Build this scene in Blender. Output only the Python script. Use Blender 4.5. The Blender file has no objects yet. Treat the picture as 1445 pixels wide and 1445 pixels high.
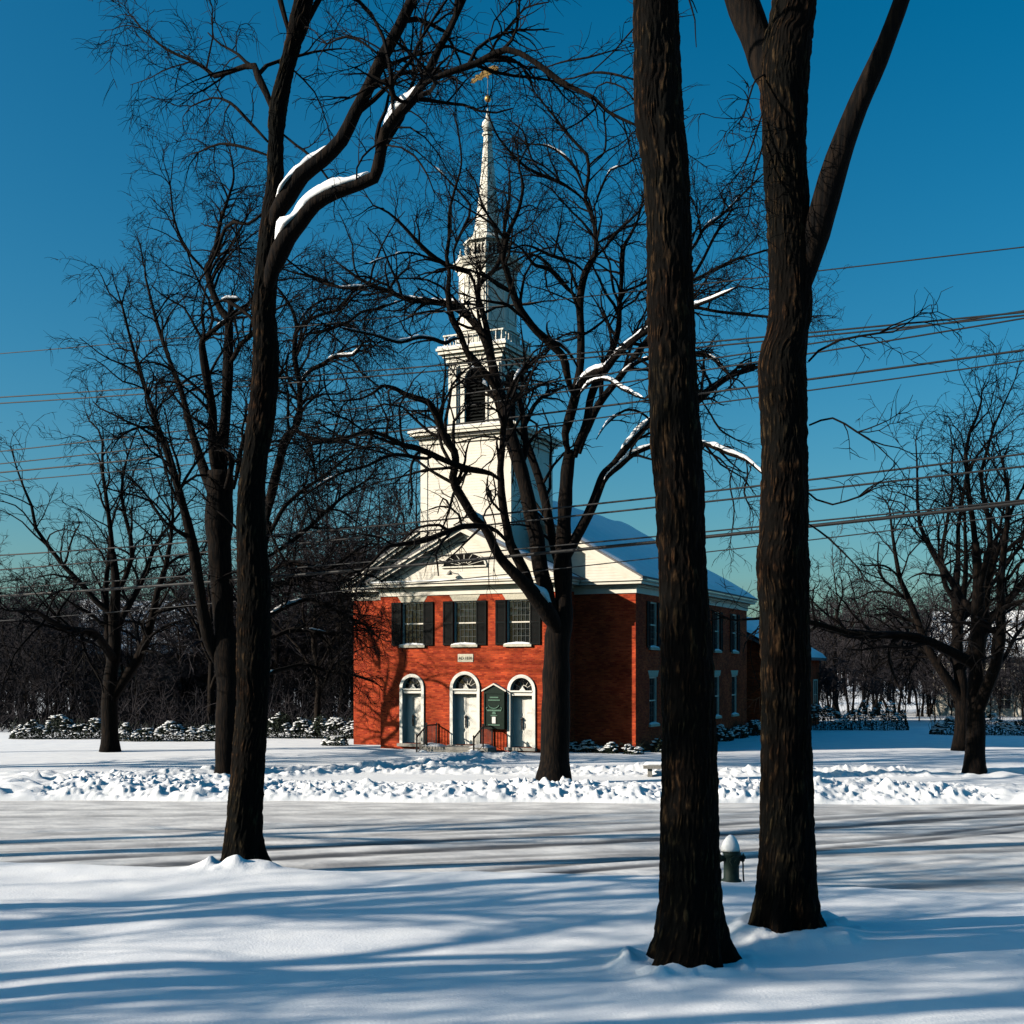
import bpy, math, random
import numpy as np
from mathutils import Vector, Matrix

PI = math.pi
R = math.radians
scene = bpy.context.scene
COL = scene.collection
rng = random.Random(7)
NR = np.random.RandomState(7)

# ------------------------------------------------------------------ camera model of the photograph
F, CX, HY, EYE, RES = 1750.0, 722.5, 945.0, 4.0, 1445.0

def at(px, py, d):
    """real place of what the photo shows at (px, py) when it stands d metres away"""
    return np.array([(px - CX) / F * d, d, EYE + (HY - py) / F * d])

SUN_EL = R(22.0)
SUNV = np.array([-0.972 * math.cos(SUN_EL), -0.233 * math.cos(SUN_EL), math.sin(SUN_EL)])   # towards the sun

# ------------------------------------------------------------------ noise on arrays
def _hash(ix, iy, seed):
    n = (ix.astype(np.int64) * 374761393 + iy.astype(np.int64) * 668265263 + seed * 974711) & 0x7fffffff
    n = ((n ^ (n >> 13)) * 1274126177) & 0x7fffffff
    n = (n ^ (n >> 16)) & 0xffff
    return n / 65535.0

def vnoise(x, y, seed=0):
    x = np.asarray(x, float); y = np.asarray(y, float)
    ix = np.floor(x); iy = np.floor(y)
    fx = x - ix; fy = y - iy
    fx = fx * fx * (3 - 2 * fx); fy = fy * fy * (3 - 2 * fy)
    a = _hash(ix, iy, seed); b = _hash(ix + 1, iy, seed)
    c = _hash(ix, iy + 1, seed); d = _hash(ix + 1, iy + 1, seed)
    return (a + (b - a) * fx) * (1 - fy) + (c + (d - c) * fx) * fy

def fbm(x, y, seed=0, octv=4):
    s = 0; a = 0.5
    for k in range(octv):
        s = s + a * (vnoise(x, y, seed + 17 * k) - 0.5); a *= 0.5
        x = np.asarray(x) * 2.03 + 11.3; y = np.asarray(y) * 2.03 + 5.7
    return s

def sstep(a, b, x):
    t = np.clip((np.asarray(x, float) - a) / (b - a), 0, 1)
    return t * t * (3 - 2 * t)

# ------------------------------------------------------------------ objects
def tag(o, label=None, cat=None, group=None, kind=None):
    if label: o['label'] = label
    if cat: o['category'] = cat
    if group: o['group'] = group
    if kind: o['kind'] = kind
    return o

def link(o, parent=None):
    COL.objects.link(o)
    if parent is not None: o.parent = parent
    return o

def thing(name, label, cat, loc=(0, 0, 0), rz=0.0, group=None):
    o = bpy.data.objects.new(name, None)
    o.empty_display_size = 0.3
    o.location = loc; o.rotation_euler = (0, 0, rz)
    link(o)
    return tag(o, label, cat, group)

class MB:
    """collects quads, ngons and tubes and becomes one mesh object"""
    def __init__(self):
        self.v = []; self.n = 0; self.q = []; self.ng = []
    def add(self, verts):
        verts = np.asarray(verts, float).reshape(-1, 3)
        i = self.n; self.v.append(verts); self.n += len(verts); return i
    def face(self, pts):
        i = self.add(pts); k = len(pts)
        if k == 4: self.q.append(np.array([[i, i + 1, i + 2, i + 3]]))
        else: self.ng.append(list(range(i, i + k)))
    def quads(self, verts, faces):
        i = self.add(verts); self.q.append(np.asarray(faces, int) + i)
    def box(self, x0, x1, y0, y1, z0, z1):
        p = [(x0, y0, z0), (x1, y0, z0), (x1, y1, z0), (x0, y1, z0), (x0, y0, z1), (x1, y0, z1), (x1, y1, z1), (x0, y1, z1)]
        self.quads(p, [(0, 3, 2, 1), (4, 5, 6, 7), (0, 1, 5, 4), (1, 2, 6, 5), (2, 3, 7, 6), (3, 0, 4, 7)])
    def hexa(self, p):
        self.quads(p, [(0, 3, 2, 1), (4, 5, 6, 7), (0, 1, 5, 4), (1, 2, 6, 5), (2, 3, 7, 6), (3, 0, 4, 7)])
    def prism(self, poly, axis, a, b):
        """poly: 2-d outline, extruded along axis ('x','y','z') from a to b"""
        def pt(p, t):
            return {'x': (t, p[0], p[1]), 'y': (p[0], t, p[1]), 'z': (p[0], p[1], t)}[axis]
        A = [pt(p, a) for p in poly]; B = [pt(p, b) for p in poly]
        n = len(poly); i = self.add(A + B)
        self.ng.append([i + k for k in range(n)][::-1]); self.ng.append([i + n + k for k in range(n)])
        self.q.append(np.array([[i + k, i + (k + 1) % n, i + n + (k + 1) % n, i + n + k] for k in range(n)]))
    def loft(self, rings, cap=True):
        """rings: list of equal-length closed loops"""
        m = len(rings[0]); i = self.add(np.concatenate([np.asarray(r, float) for r in rings]))
        f = []
        for a in range(len(rings) - 1):
            for k in range(m):
                k2 = (k + 1) % m
                f.append((i + a * m + k, i + a * m + k2, i + (a + 1) * m + k2, i + (a + 1) * m + k))
        self.q.append(np.array(f))
        if cap:
            self.ng.append([i + k for k in range(m)][::-1])
            self.ng.append([i + (len(rings) - 1) * m + k for k in range(m)])
    def lathe(self, prof, cx=0, cy=0, sides=16, phase=0.0, cap=True):
        rings = []
        for r, z in prof:
            rings.append([(cx + r * math.cos(phase + 2 * PI * k / sides), cy + r * math.sin(phase + 2 * PI * k / sides), z) for k in range(sides)])
        self.loft(rings, cap)
    def tube(self, P, rad, sides=5, cap=True):
        P = np.asarray(P, float); n = len(P)
        rad = np.broadcast_to(np.asarray(rad, float), (n,))
        T = np.gradient(P, axis=0); T /= (np.linalg.norm(T, axis=1, keepdims=True) + 1e-9)
        if sides > 4:      # carry a frame along
            U = np.zeros((n, 3)); t = T[0]
            u = np.cross(t, (0.31, 0.95, 0.02)); u /= np.linalg.norm(u) + 1e-9
            for k in range(n):
                u = u - T[k] * np.dot(u, T[k]); u /= np.linalg.norm(u) + 1e-9; U[k] = u
        else:
            m = P[-1] - P[0]; ref = np.zeros(3); ref[int(np.argmin(np.abs(m)))] = 1
            U = np.cross(T, ref); U /= (np.linalg.norm(U, axis=1, keepdims=True) + 1e-9)
        W = np.cross(T, U)
        a = np.arange(sides) * 2 * PI / sides
        V = P[:, None, :] + rad[:, None, None] * (np.cos(a)[None, :, None] * U[:, None, :] + np.sin(a)[None, :, None] * W[:, None, :])
        i = self.add(V.reshape(-1, 3))
        A = (np.arange(n - 1)[:, None] * sides + np.arange(sides)[None, :])
        B = (np.arange(n - 1)[:, None] * sides + (np.arange(sides)[None, :] + 1) % sides)
        self.q.append(np.stack([A, B, B + sides, A + sides], axis=-1).reshape(-1, 4) + i)
        if cap and sides > 3:
            self.ng.append([i + (n - 1) * sides + k for k in range(sides)])
            self.ng.append([i + k for k in range(sides)][::-1])
    def build(self, name, mat, parent=None, smooth=False, loc=None):
        me = bpy.data.meshes.new(name)
        V = np.concatenate(self.v) if self.v else np.zeros((0, 3))
        if loc is not None: V = V - np.asarray(loc)
        Q = np.concatenate(self.q) if self.q else np.zeros((0, 4), int)
        ng = self.ng
        loops = np.concatenate([Q.reshape(-1)] + [np.array(g) for g in ng]) if (len(Q) or ng) else np.zeros(0, int)
        sizes = np.concatenate([np.full(len(Q), 4, int), np.array([len(g) for g in ng], int)])
        starts = np.concatenate([[0], np.cumsum(sizes)[:-1]]) if len(sizes) else np.zeros(0, int)
        me.vertices.add(len(V)); me.vertices.foreach_set('co', V.astype(np.float32).reshape(-1))
        me.loops.add(len(loops)); me.loops.foreach_set('vertex_index', loops.astype(np.int32))
        me.polygons.add(len(sizes)); me.polygons.foreach_set('loop_start', starts.astype(np.int32)); me.polygons.foreach_set('loop_total', sizes.astype(np.int32))
        me.polygons.foreach_set('use_smooth', np.full(len(sizes), bool(smooth)))
        me.materials.append(mat)
        me.update(calc_edges=True); me.validate()
        o = bpy.data.objects.new(name, me)
        if loc is not None: o.location = loc
        return link(o, parent)

def grid_mesh(name, X, Y, Z, mat, attr=None, parent=None):
    ny, nx = X.shape
    me = bpy.data.meshes.new(name)
    V = np.stack([X, Y, Z], axis=-1).reshape(-1, 3).astype(np.float32)
    a = (np.arange(ny - 1)[:, None] * nx + np.arange(nx - 1)[None, :]).reshape(-1)
    Q = np.stack([a, a + 1, a + nx + 1, a + nx], axis=-1)
    me.vertices.add(len(V)); me.vertices.foreach_set('co', V.reshape(-1))
    me.loops.add(Q.size); me.loops.foreach_set('vertex_index', Q.reshape(-1).astype(np.int32))
    me.polygons.add(len(Q)); me.polygons.foreach_set('loop_start', (np.arange(len(Q)) * 4).astype(np.int32)); me.polygons.foreach_set('loop_total', np.full(len(Q), 4, np.int32))
    me.polygons.foreach_set('use_smooth', np.full(len(Q), True))
    me.materials.append(mat); me.update(calc_edges=True)
    if attr:
        for k, val in attr.items():
            at_ = me.attributes.new(k, 'FLOAT', 'POINT'); at_.data.foreach_set('value', np.asarray(val, np.float32).reshape(-1))
    return link(bpy.data.objects.new(name, me), parent)

# ------------------------------------------------------------------ materials
def mat_new(name):
    m = bpy.data.materials.new(name); m.use_nodes = True
    nt = m.node_tree; b = nt.nodes['Principled BSDF']
    return m, nt, b

def nd(nt, t, **kw):
    n = nt.nodes.new(t)
    for k, v in kw.items():
        if k in n.inputs.keys() if hasattr(n.inputs, 'keys') else False: n.inputs[k].default_value = v
        else: setattr(n, k, v)
    return n

def noise_mat(name, c0, c1, scale=4.0, stretch=(1, 1, 1), rough=0.8, bump=0.3, bdist=0.02, lo=0.35, hi=0.65, detail=6, spec=0.3, metallic=0.0, bump_scale=None):
    m, nt, b = mat_new(name); L = nt.links
    tc = nd(nt, 'ShaderNodeTexCoord'); mp = nd(nt, 'ShaderNodeMapping'); mp.inputs['Scale'].default_value = stretch
    L.new(tc.outputs['Object'], mp.inputs['Vector'])
    n = nd(nt, 'ShaderNodeTexNoise'); n.inputs['Scale'].default_value = scale; n.inputs['Detail'].default_value = detail
    L.new(mp.outputs[0], n.inputs['Vector'])
    r = nd(nt, 'ShaderNodeValToRGB'); r.color_ramp.elements[0].position = lo; r.color_ramp.elements[1].position = hi
    r.color_ramp.elements[0].color = (*c0, 1); r.color_ramp.elements[1].color = (*c1, 1)
    L.new(n.outputs['Fac'], r.inputs[0]); L.new(r.outputs[0], b.inputs['Base Color'])
    b.inputs['Roughness'].default_value = rough; b.inputs['Metallic'].default_value = metallic
    b.inputs['Specular IOR Level'].default_value = spec
    if bump > 0:
        bp = nd(nt, 'ShaderNodeBump'); bp.inputs['Strength'].default_value = bump; bp.inputs['Distance'].default_value = bdist
        if bump_scale:
            n2 = nd(nt, 'ShaderNodeTexNoise'); n2.inputs['Scale'].default_value = bump_scale; n2.inputs['Detail'].default_value = 4
            L.new(mp.outputs[0], n2.inputs['Vector']); L.new(n2.outputs['Fac'], bp.inputs['Height'])
        else: L.new(n.outputs['Fac'], bp.inputs['Height'])
        L.new(bp.outputs[0], b.inputs['Normal'])
    return m

M = {}
M['snow'] = noise_mat('snow', (.80, .81, .84), (.88, .88, .89), scale=1.3, rough=.85, bump=.3, bdist=.025, bump_scale=26, spec=.15)
M['branch_snow'] = noise_mat('branch_snow', (.80, .81, .84), (.88, .88, .89), scale=6, rough=.85, bump=.3, bdist=.02, spec=.15)
M['bark'] = noise_mat('bark', (.003, .0028, .003), (.019, .012, .008), scale=3.4, stretch=(5, 5, .7), rough=.95, bump=.9, bdist=.03, lo=.42, hi=.74, spec=.1, detail=8)
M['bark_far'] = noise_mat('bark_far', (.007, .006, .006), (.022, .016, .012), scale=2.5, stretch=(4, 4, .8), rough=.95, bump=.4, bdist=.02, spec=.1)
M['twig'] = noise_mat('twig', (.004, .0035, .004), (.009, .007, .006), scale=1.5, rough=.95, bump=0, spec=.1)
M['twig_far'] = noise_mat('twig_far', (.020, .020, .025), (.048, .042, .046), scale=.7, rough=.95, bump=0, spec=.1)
M['iron'] = noise_mat('wrought_iron', (.010, .010, .010), (.02, .02, .02), scale=30, rough=.55, bump=.1, spec=.4)
M['shutter'] = noise_mat('shutter_paint', (.003, .004, .004), (.007, .008, .008), scale=20, rough=.75, bump=.15, spec=.12)
M['gold'] = noise_mat('gilding', (.34, .17, .045), (.52, .30, .09), scale=8, rough=.38, bump=.1, metallic=.7, spec=.5)
M['stone'] = noise_mat('granite', (.22, .21, .19), (.36, .34, .31), scale=25, rough=.85, bump=.3, bdist=.01)
M['pale_stone'] = noise_mat('pale_stone', (.50, .47, .38), (.62, .58, .47), scale=12, rough=.85, bump=.2, bdist=.01)
M['hydrant'] = noise_mat('hydrant_paint', (.005, .014, .011), (.010, .023, .018), scale=14, rough=.6, bump=.2, bdist=.01, spec=.2)
M['board'] = noise_mat('board_green', (.004, .013, .009), (.007, .020, .013), scale=9, rough=.6, bump=.05, spec=.15)
M['board_mark'] = noise_mat('board_lettering', (.06, .14, .10), (.11, .21, .15), scale=25, rough=.6, bump=0)
M['paper'] = noise_mat('paper', (.70, .70, .68), (.78, .78, .75), scale=8, rough=.9, bump=0)
M['wire'] = noise_mat('cable_sheath', (.008, .008, .009), (.016, .016, .017), scale=3, rough=.6, bump=0)
M['pole'] = noise_mat('weathered_pole', (.035, .026, .02), (.08, .06, .045), scale=3, stretch=(6, 6, .5), rough=.95, bump=.5)
M['dark'] = noise_mat('dark_interior', (.004, .004, .004), (.008, .008, .008), scale=5, rough=.9, bump=0, spec=.1)
M['leaf'] = noise_mat('evergreen_leaf', (.010, .018, .012), (.028, .040, .024), scale=4, rough=.7, bump=0, spec=.2)
M['slate'] = noise_mat('slate_roof', (.10, .10, .11), (.19, .18, .18), scale=6, stretch=(1, 1, 4), rough=.85, bump=.4)
M['letter'] = noise_mat('cut_letter', (.025, .025, .022), (.05, .05, .045), scale=20, rough=.9, bump=0)
M['house_wall'] = noise_mat('cream_clapboard', (.50, .43, .30), (.60, .52, .38), scale=1.5, rough=.8, bump=.05)

def near_bark():
    m, nt, b = mat_new('bark_near'); L = nt.links
    tc = nd(nt, 'ShaderNodeTexCoord'); mp = nd(nt, 'ShaderNodeMapping'); mp.inputs['Scale'].default_value = (7, 7, 2.6); L.new(tc.outputs['Object'], mp.inputs['Vector'])
    n = nd(nt, 'ShaderNodeTexNoise'); n.inputs['Scale'].default_value = 5; n.inputs['Detail'].default_value = 9; n.inputs['Roughness'].default_value = .7; L.new(mp.outputs[0], n.inputs['Vector'])
    at_ = nd(nt, 'ShaderNodeAttribute', attribute_name='crest')
    ad = nd(nt, 'ShaderNodeMath', operation='MULTIPLY_ADD'); L.new(n.outputs['Fac'], ad.inputs[0]); ad.inputs[1].default_value = 1.1; ad.inputs[2].default_value = -.55
    ad2 = nd(nt, 'ShaderNodeMath', operation='ADD'); L.new(ad.outputs[0], ad2.inputs[0]); L.new(at_.outputs['Fac'], ad2.inputs[1])
    r = nd(nt, 'ShaderNodeValToRGB'); e = r.color_ramp.elements
    e[0].position = .36; e[0].color = (.0025, .0022, .0022, 1); e[1].position = 1.0; e[1].color = (.046, .029, .018, 1)
    k = e.new(.66); k.color = (.013, .008, .0055, 1)
    L.new(ad2.outputs[0], r.inputs[0])
    n3 = nd(nt, 'ShaderNodeTexNoise'); n3.inputs['Scale'].default_value = .9; n3.inputs['Detail'].default_value = 3; L.new(tc.outputs['Object'], n3.inputs['Vector'])
    r3 = nd(nt, 'ShaderNodeValToRGB'); r3.color_ramp.elements[0].color = (.85, 1.0, .85, 1); r3.color_ramp.elements[1].color = (1.2, .92, .70, 1); r3.color_ramp.elements[0].position = .4; r3.color_ramp.elements[1].position = .65
    L.new(n3.outputs['Fac'], r3.inputs[0])
    mu = nd(nt, 'ShaderNodeVectorMath', operation='MULTIPLY'); L.new(r.outputs[0], mu.inputs[0]); L.new(r3.outputs[0], mu.inputs[1]); L.new(mu.outputs[0], b.inputs['Base Color'])
    bp = nd(nt, 'ShaderNodeBump'); bp.inputs['Strength'].default_value = .8; bp.inputs['Distance'].default_value = .012; L.new(n.outputs['Fac'], bp.inputs['Height']); L.new(bp.outputs[0], b.inputs['Normal'])
    b.inputs['Roughness'].default_value = .95; b.inputs['Specular IOR Level'].default_value = .08
    return m
M['bark_near'] = near_bark()

def paint_mat(name, c, board=0.12, depth=.012):
    """white painted clapboard: lines of lapped boards with slight weathering"""
    m, nt, b = mat_new(name); L = nt.links
    tc = nd(nt, 'ShaderNodeTexCoord')
    n = nd(nt, 'ShaderNodeTexNoise'); n.inputs['Scale'].default_value = 2.2; n.inputs['Detail'].default_value = 7
    L.new(tc.outputs['Object'], n.inputs['Vector'])
    r = nd(nt, 'ShaderNodeValToRGB'); r.color_ramp.elements[0].position = .3; r.color_ramp.elements[1].position = .7
    r.color_ramp.elements[0].color = (c[0] * .86, c[1] * .85, c[2] * .83, 1); r.color_ramp.elements[1].color = (*c, 1)
    L.new(n.outputs['Fac'], r.inputs[0]); L.new(r.outputs[0], b.inputs['Base Color'])
    b.inputs['Roughness'].default_value = .6; b.inputs['Specular IOR Level'].default_value = .25
    if board:
        sx = nd(nt, 'ShaderNodeSeparateXYZ'); L.new(tc.outputs['Object'], sx.inputs[0])
        dv = nd(nt, 'ShaderNodeMath', operation='DIVIDE'); dv.inputs[1].default_value = board; L.new(sx.outputs['Z'], dv.inputs[0])
        fr = nd(nt, 'ShaderNodeMath', operation='FRACT'); L.new(dv.outputs[0], fr.inputs[0])
        inv = nd(nt, 'ShaderNodeMath', operation='SUBTRACT'); inv.inputs[0].default_value = 1; L.new(fr.outputs[0], inv.inputs[1])
        bp = nd(nt, 'ShaderNodeBump'); bp.inputs['Strength'].default_value = 1; bp.inputs['Distance'].default_value = depth
        L.new(inv.outputs[0], bp.inputs['Height']); L.new(bp.outputs[0], b.inputs['Normal'])
    return m
M['clapboard'] = paint_mat('white_clapboard', (.77, .72, .63), .13, .012)
M['white'] = paint_mat('white_trim', (.79, .75, .66), 0)
M['sash'] = noise_mat('sash_paint', (.06, .07, .07), (.10, .11, .11), scale=10, rough=.7, bump=0)
M['door_white'] = paint_mat('white_door_paint', (.86, .84, .78), 0)

def brick_mat():
    m, nt, b = mat_new('red_brick'); L = nt.links
    tc = nd(nt, 'ShaderNodeTexCoord'); sx = nd(nt, 'ShaderNodeSeparateXYZ'); L.new(tc.outputs['Object'], sx.inputs[0])
    ad = nd(nt, 'ShaderNodeMath', operation='ADD'); L.new(sx.outputs['X'], ad.inputs[0]); L.new(sx.outputs['Y'], ad.inputs[1])
    cb = nd(nt, 'ShaderNodeCombineXYZ'); L.new(ad.outputs[0], cb.inputs['X']); L.new(sx.outputs['Z'], cb.inputs['Y'])
    br = nd(nt, 'ShaderNodeTexBrick'); br.inputs['Scale'].default_value = 1.0
    br.inputs['Brick Width'].default_value = .215; br.inputs['Row Height'].default_value = .075; br.inputs['Mortar Size'].default_value = .007; br.inputs['Bias'].default_value = 0
    br.inputs['Color1'].default_value = (.30, .026, .010, 1); br.inputs['Color2'].default_value = (.60, .088, .026, 1); br.inputs['Mortar'].default_value = (.32, .075, .038, 1)
    L.new(cb.outputs[0], br.inputs['Vector'])
    n = nd(nt, 'ShaderNodeTexNoise'); n.inputs['Scale'].default_value = 1.1; n.inputs['Detail'].default_value = 8; L.new(tc.outputs['Object'], n.inputs['Vector'])
    mr = nd(nt, 'ShaderNodeMapRange'); mr.inputs['From Min'].default_value = .3; mr.inputs['From Max'].default_value = .7; mr.inputs['To Min'].default_value = .55; mr.inputs['To Max'].default_value = 1.15
    L.new(n.outputs['Fac'], mr.inputs['Value'])
    mx = nd(nt, 'ShaderNodeVectorMath', operation='SCALE'); L.new(br.outputs['Color'], mx.inputs[0]); L.new(mr.outputs[0], mx.inputs['Scale'])
    L.new(mx.outputs[0], b.inputs['Base Color'])
    bp = nd(nt, 'ShaderNodeBump'); bp.inputs['Strength'].default_value = .6; bp.inputs['Distance'].default_value = .006; bp.invert = True
    L.new(br.outputs['Fac'], bp.inputs['Height']); L.new(bp.outputs[0], b.inputs['Normal'])
    b.inputs['Roughness'].default_value = .9; b.inputs['Specular IOR Level'].default_value = .15
    return m
M['brick'] = brick_mat()

def glass_mat():
    m, nt, b = mat_new('old_window_glass'); L = nt.links
    b.inputs['Base Color'].default_value = (.010, .013, .015, 1); b.inputs['Roughness'].default_value = .10; b.inputs['Specular IOR Level'].default_value = .55
    tc = nd(nt, 'ShaderNodeTexCoord'); n = nd(nt, 'ShaderNodeTexNoise'); n.inputs['Scale'].default_value = 2.5; L.new(tc.outputs['Object'], n.inputs['Vector'])
    bp = nd(nt, 'ShaderNodeBump'); bp.inputs['Strength'].default_value = .25; bp.inputs['Distance'].default_value = .05; L.new(n.outputs['Fac'], bp.inputs['Height']); L.new(bp.outputs[0], b.inputs['Normal'])
    return m
M['glass'] = glass_mat()

def road_mat():
    m, nt, b = mat_new('packed_road_snow'); L = nt.links
    tc = nd(nt, 'ShaderNodeTexCoord'); mp = nd(nt, 'ShaderNodeMapping'); mp.inputs['Scale'].default_value = (.42, .85, 1); mp.inputs['Rotation'].default_value = (0, 0, R(-16))
    L.new(tc.outputs['Object'], mp.inputs['Vector'])
    n = nd(nt, 'ShaderNodeTexNoise'); n.inputs['Scale'].default_value = 2.2; n.inputs['Detail'].default_value = 8; L.new(mp.outputs[0], n.inputs['Vector'])
    r = nd(nt, 'ShaderNodeValToRGB'); r.color_ramp.elements[0].position = .36; r.color_ramp.elements[1].position = .66
    r.color_ramp.elements[0].color = (.50, .49, .49, 1); r.color_ramp.elements[1].color = (.82, .80, .78, 1)
    L.new(n.outputs['Fac'], r.inputs[0])
    at_ = nd(nt, 'ShaderNodeAttribute', attribute_name='rut')
    mx = nd(nt, 'ShaderNodeMix', data_type='RGBA'); L.new(at_.outputs['Fac'], mx.inputs[0]); L.new(r.outputs[0], mx.inputs[6]); mx.inputs[7].default_value = (.045, .05, .06, 1)  # rut colour: dirty slush with the shade of the grooves painted in
    L.new(mx.outputs[2], b.inputs['Base Color'])
    n2 = nd(nt, 'ShaderNodeTexNoise'); n2.inputs['Scale'].default_value = 7; n2.inputs['Detail'].default_value = 5; L.new(tc.outputs['Object'], n2.inputs['Vector'])
    bp = nd(nt, 'ShaderNodeBump'); bp.inputs['Strength'].default_value = .5; bp.inputs['Distance'].default_value = .03; L.new(n2.outputs['Fac'], bp.inputs['Height']); L.new(bp.outputs[0], b.inputs['Normal'])
    b.inputs['Roughness'].default_value = .7; b.inputs['Specular IOR Level'].default_value = .2
    return m
M['road'] = road_mat()
# ------------------------------------------------------------------ ground
TREE_A, TREE_B, TREE_C = at(975, 1368, 16.7), at(1112, 1322, 18.5), at(343, 1228, 25.0)
TREE_A[2] = TREE_B[2] = TREE_C[2] = 0
TREE_D, TREE_E, TREE_F = at(318, 1090, 45.0), at(781, 1100, 41.5), at(352, 1085, 47.5)
CH = (-1.208, 59.76)                     # middle of the church front wall
TH = R(25.5)
def church_xy(u, v): return (CH[0] + math.cos(TH) * u + math.sin(TH) * v, CH[1] - math.sin(TH) * u + math.cos(TH) * v)

def y_near(x): return 24.0 - .157 * np.clip(x, -14, 16) + .10 * np.sin(x * .7)
def y_far(x): return 38.4 - .04 * np.clip(x, -30, 30) + .15 * np.sin(x * .9 + 1)

PATH = [(-0.9, 53.4), (-2.6, 50.2), (-5.2, 47.2), (-8.6, 44.8), (-13.5, 43.2), (-22, 42.6)]
WALK = [(-4.6, 46.6), (0, 46.0), (6, 45.5), (14, 45.2), (24, 45.0)]
def path_dist(X, Y, P):
    d = np.full(X.shape, 1e9)
    for (ax, ay), (bx, by) in zip(P[:-1], P[1:]):
        vx, vy = bx - ax, by - ay; L2 = vx * vx + vy * vy
        t = np.clip(((X - ax) * vx + (Y - ay) * vy) / L2, 0, 1)
        d = np.minimum(d, np.hypot(X - ax - t * vx, Y - ay - t * vy))
    return d

def ground_z(X, Y):
    X = np.asarray(X, float); Y = np.asarray(Y, float)
    yn, yf = y_near(X), y_far(X)
    near = 0.02 + .30 * fbm(X * .16, Y * .22, 3, 3) + .05 * fbm(X * .9, Y * 1.1, 5, 3)
    for c, h, s in ((TREE_A, .07, .75), (TREE_B, .17, 1.0), (TREE_C, .22, .85)):
        d = np.hypot(X - c[0], (Y - c[1])) * (1 + .5 * fbm(X * 1.3, Y * 1.3, 21, 2))
        near = near + h * np.exp(-(d / s) ** 2)
        near = near + .08 * np.exp(-((d - .75) / .25) ** 2) * (vnoise(X * 2.2, Y * 2.2, 23) > -1) * vnoise(X * 2.6, Y * 2.6, 24) * 1.4 + .16 * np.exp(-((d - .72) / .3) ** 2) * np.maximum(0, vnoise(X * 5.2, Y * 5.2, 26) - .45) * 1.8
    # old plough ridge along the near road edge
    near = near + .05 * np.exp(-((Y - yn + .7) / .6) ** 2)
    edge = sstep(-.35, .25, Y - yn + .25 * fbm(X * .9, Y * .9, 31, 2))
    z = near * (1 - edge) + (-.42) * edge
    t = Y - yf
    rough = fbm(X * 1.7, Y * 1.7, 41, 5)
    lump = np.maximum(0, vnoise(X * 2.9, Y * 2.9, 51) - .45) * .15 + np.maximum(0, vnoise(X * 6.1, Y * 6.1, 52) - .45) * .20 + np.maximum(0, vnoise(X * 9.5, Y * 9.5, 53) - .5) * .17
    crest = .26 + .50 * fbm(X * .28, Y * .2, 61, 3)
    bank = crest * sstep(-.1, 1.0, t) - (crest - .20) * sstep(2.4, 4.6, t)
    rf = sstep(-.3, .4, t) * (1 - sstep(2.6, 4.4, t))
    bank = bank + rf * (.34 * rough + lump) * (.55 + .9 * vnoise(X * .45, Y * .6, 62))
    lawn = .20 + .02 * sstep(6, 16, t) + .10 * fbm(X * .12, Y * .15, 71, 3) + .03 * fbm(X * .8, Y * .8, 72, 3)
    w = sstep(2.2, 4.8, t)
    far = bank * (1 - w) + lawn * w
    for P, wd, dp in ((PATH, .70, .28), (WALK, .55, .26)):
        d = path_dist(X, Y, P) + .22 * fbm(X * 1.4, Y * 1.4, 81, 3)
        far = far - dp * (1 - sstep(wd * .75, wd * 1.15, d))
        ridge = np.exp(-((d - wd * 1.65) / .42) ** 2)
        far = far + ridge * (.12 + .40 * rough + .9 * lump) * .8
    far = np.where(t > -.6, far, -.42)
    e2 = sstep(-.5, .05, t)
    z = np.where(Y > (yn + yf) / 2, -.42 * (1 - e2) + far * e2, z)
    # woods and fields far out: a slow rise to hide the flat horizon
    z = z + 2.5 * sstep(110, 420, np.hypot(X, Y)) * (.5 + vnoise(X * .012, Y * .012, 91))
    return z

def axis_pts(segs):
    out = []
    for a, b, s in segs: out.append(np.arange(a, b, s))
    return np.unique(np.concatenate(out + [[segs[-1][1]]]))
ax = axis_pts([(-900, -120, 40), (-120, -40, 4), (-40, -17, .5), (-15, 15, .06), (-17, 17, .2), (17, 40, .5), (40, 120, 4), (120, 900, 40)])
ay = axis_pts([(-120, -20, 10), (-20, 10, .8), (10, 26, .09), (26, 37, .4), (37, 45, .055), (45, 56, .12), (56, 90, .6), (90, 200, 5), (200, 1500, 50)])
GX, GY = np.meshgrid(ax, ay)
GZ = ground_z(GX, GY)
ground = grid_mesh('snow_ground', GX, GY, GZ, M['snow'])
tag(ground, 'deep snow over the lawns with a rough ploughed bank beyond the road', 'snow', kind='structure')

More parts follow.
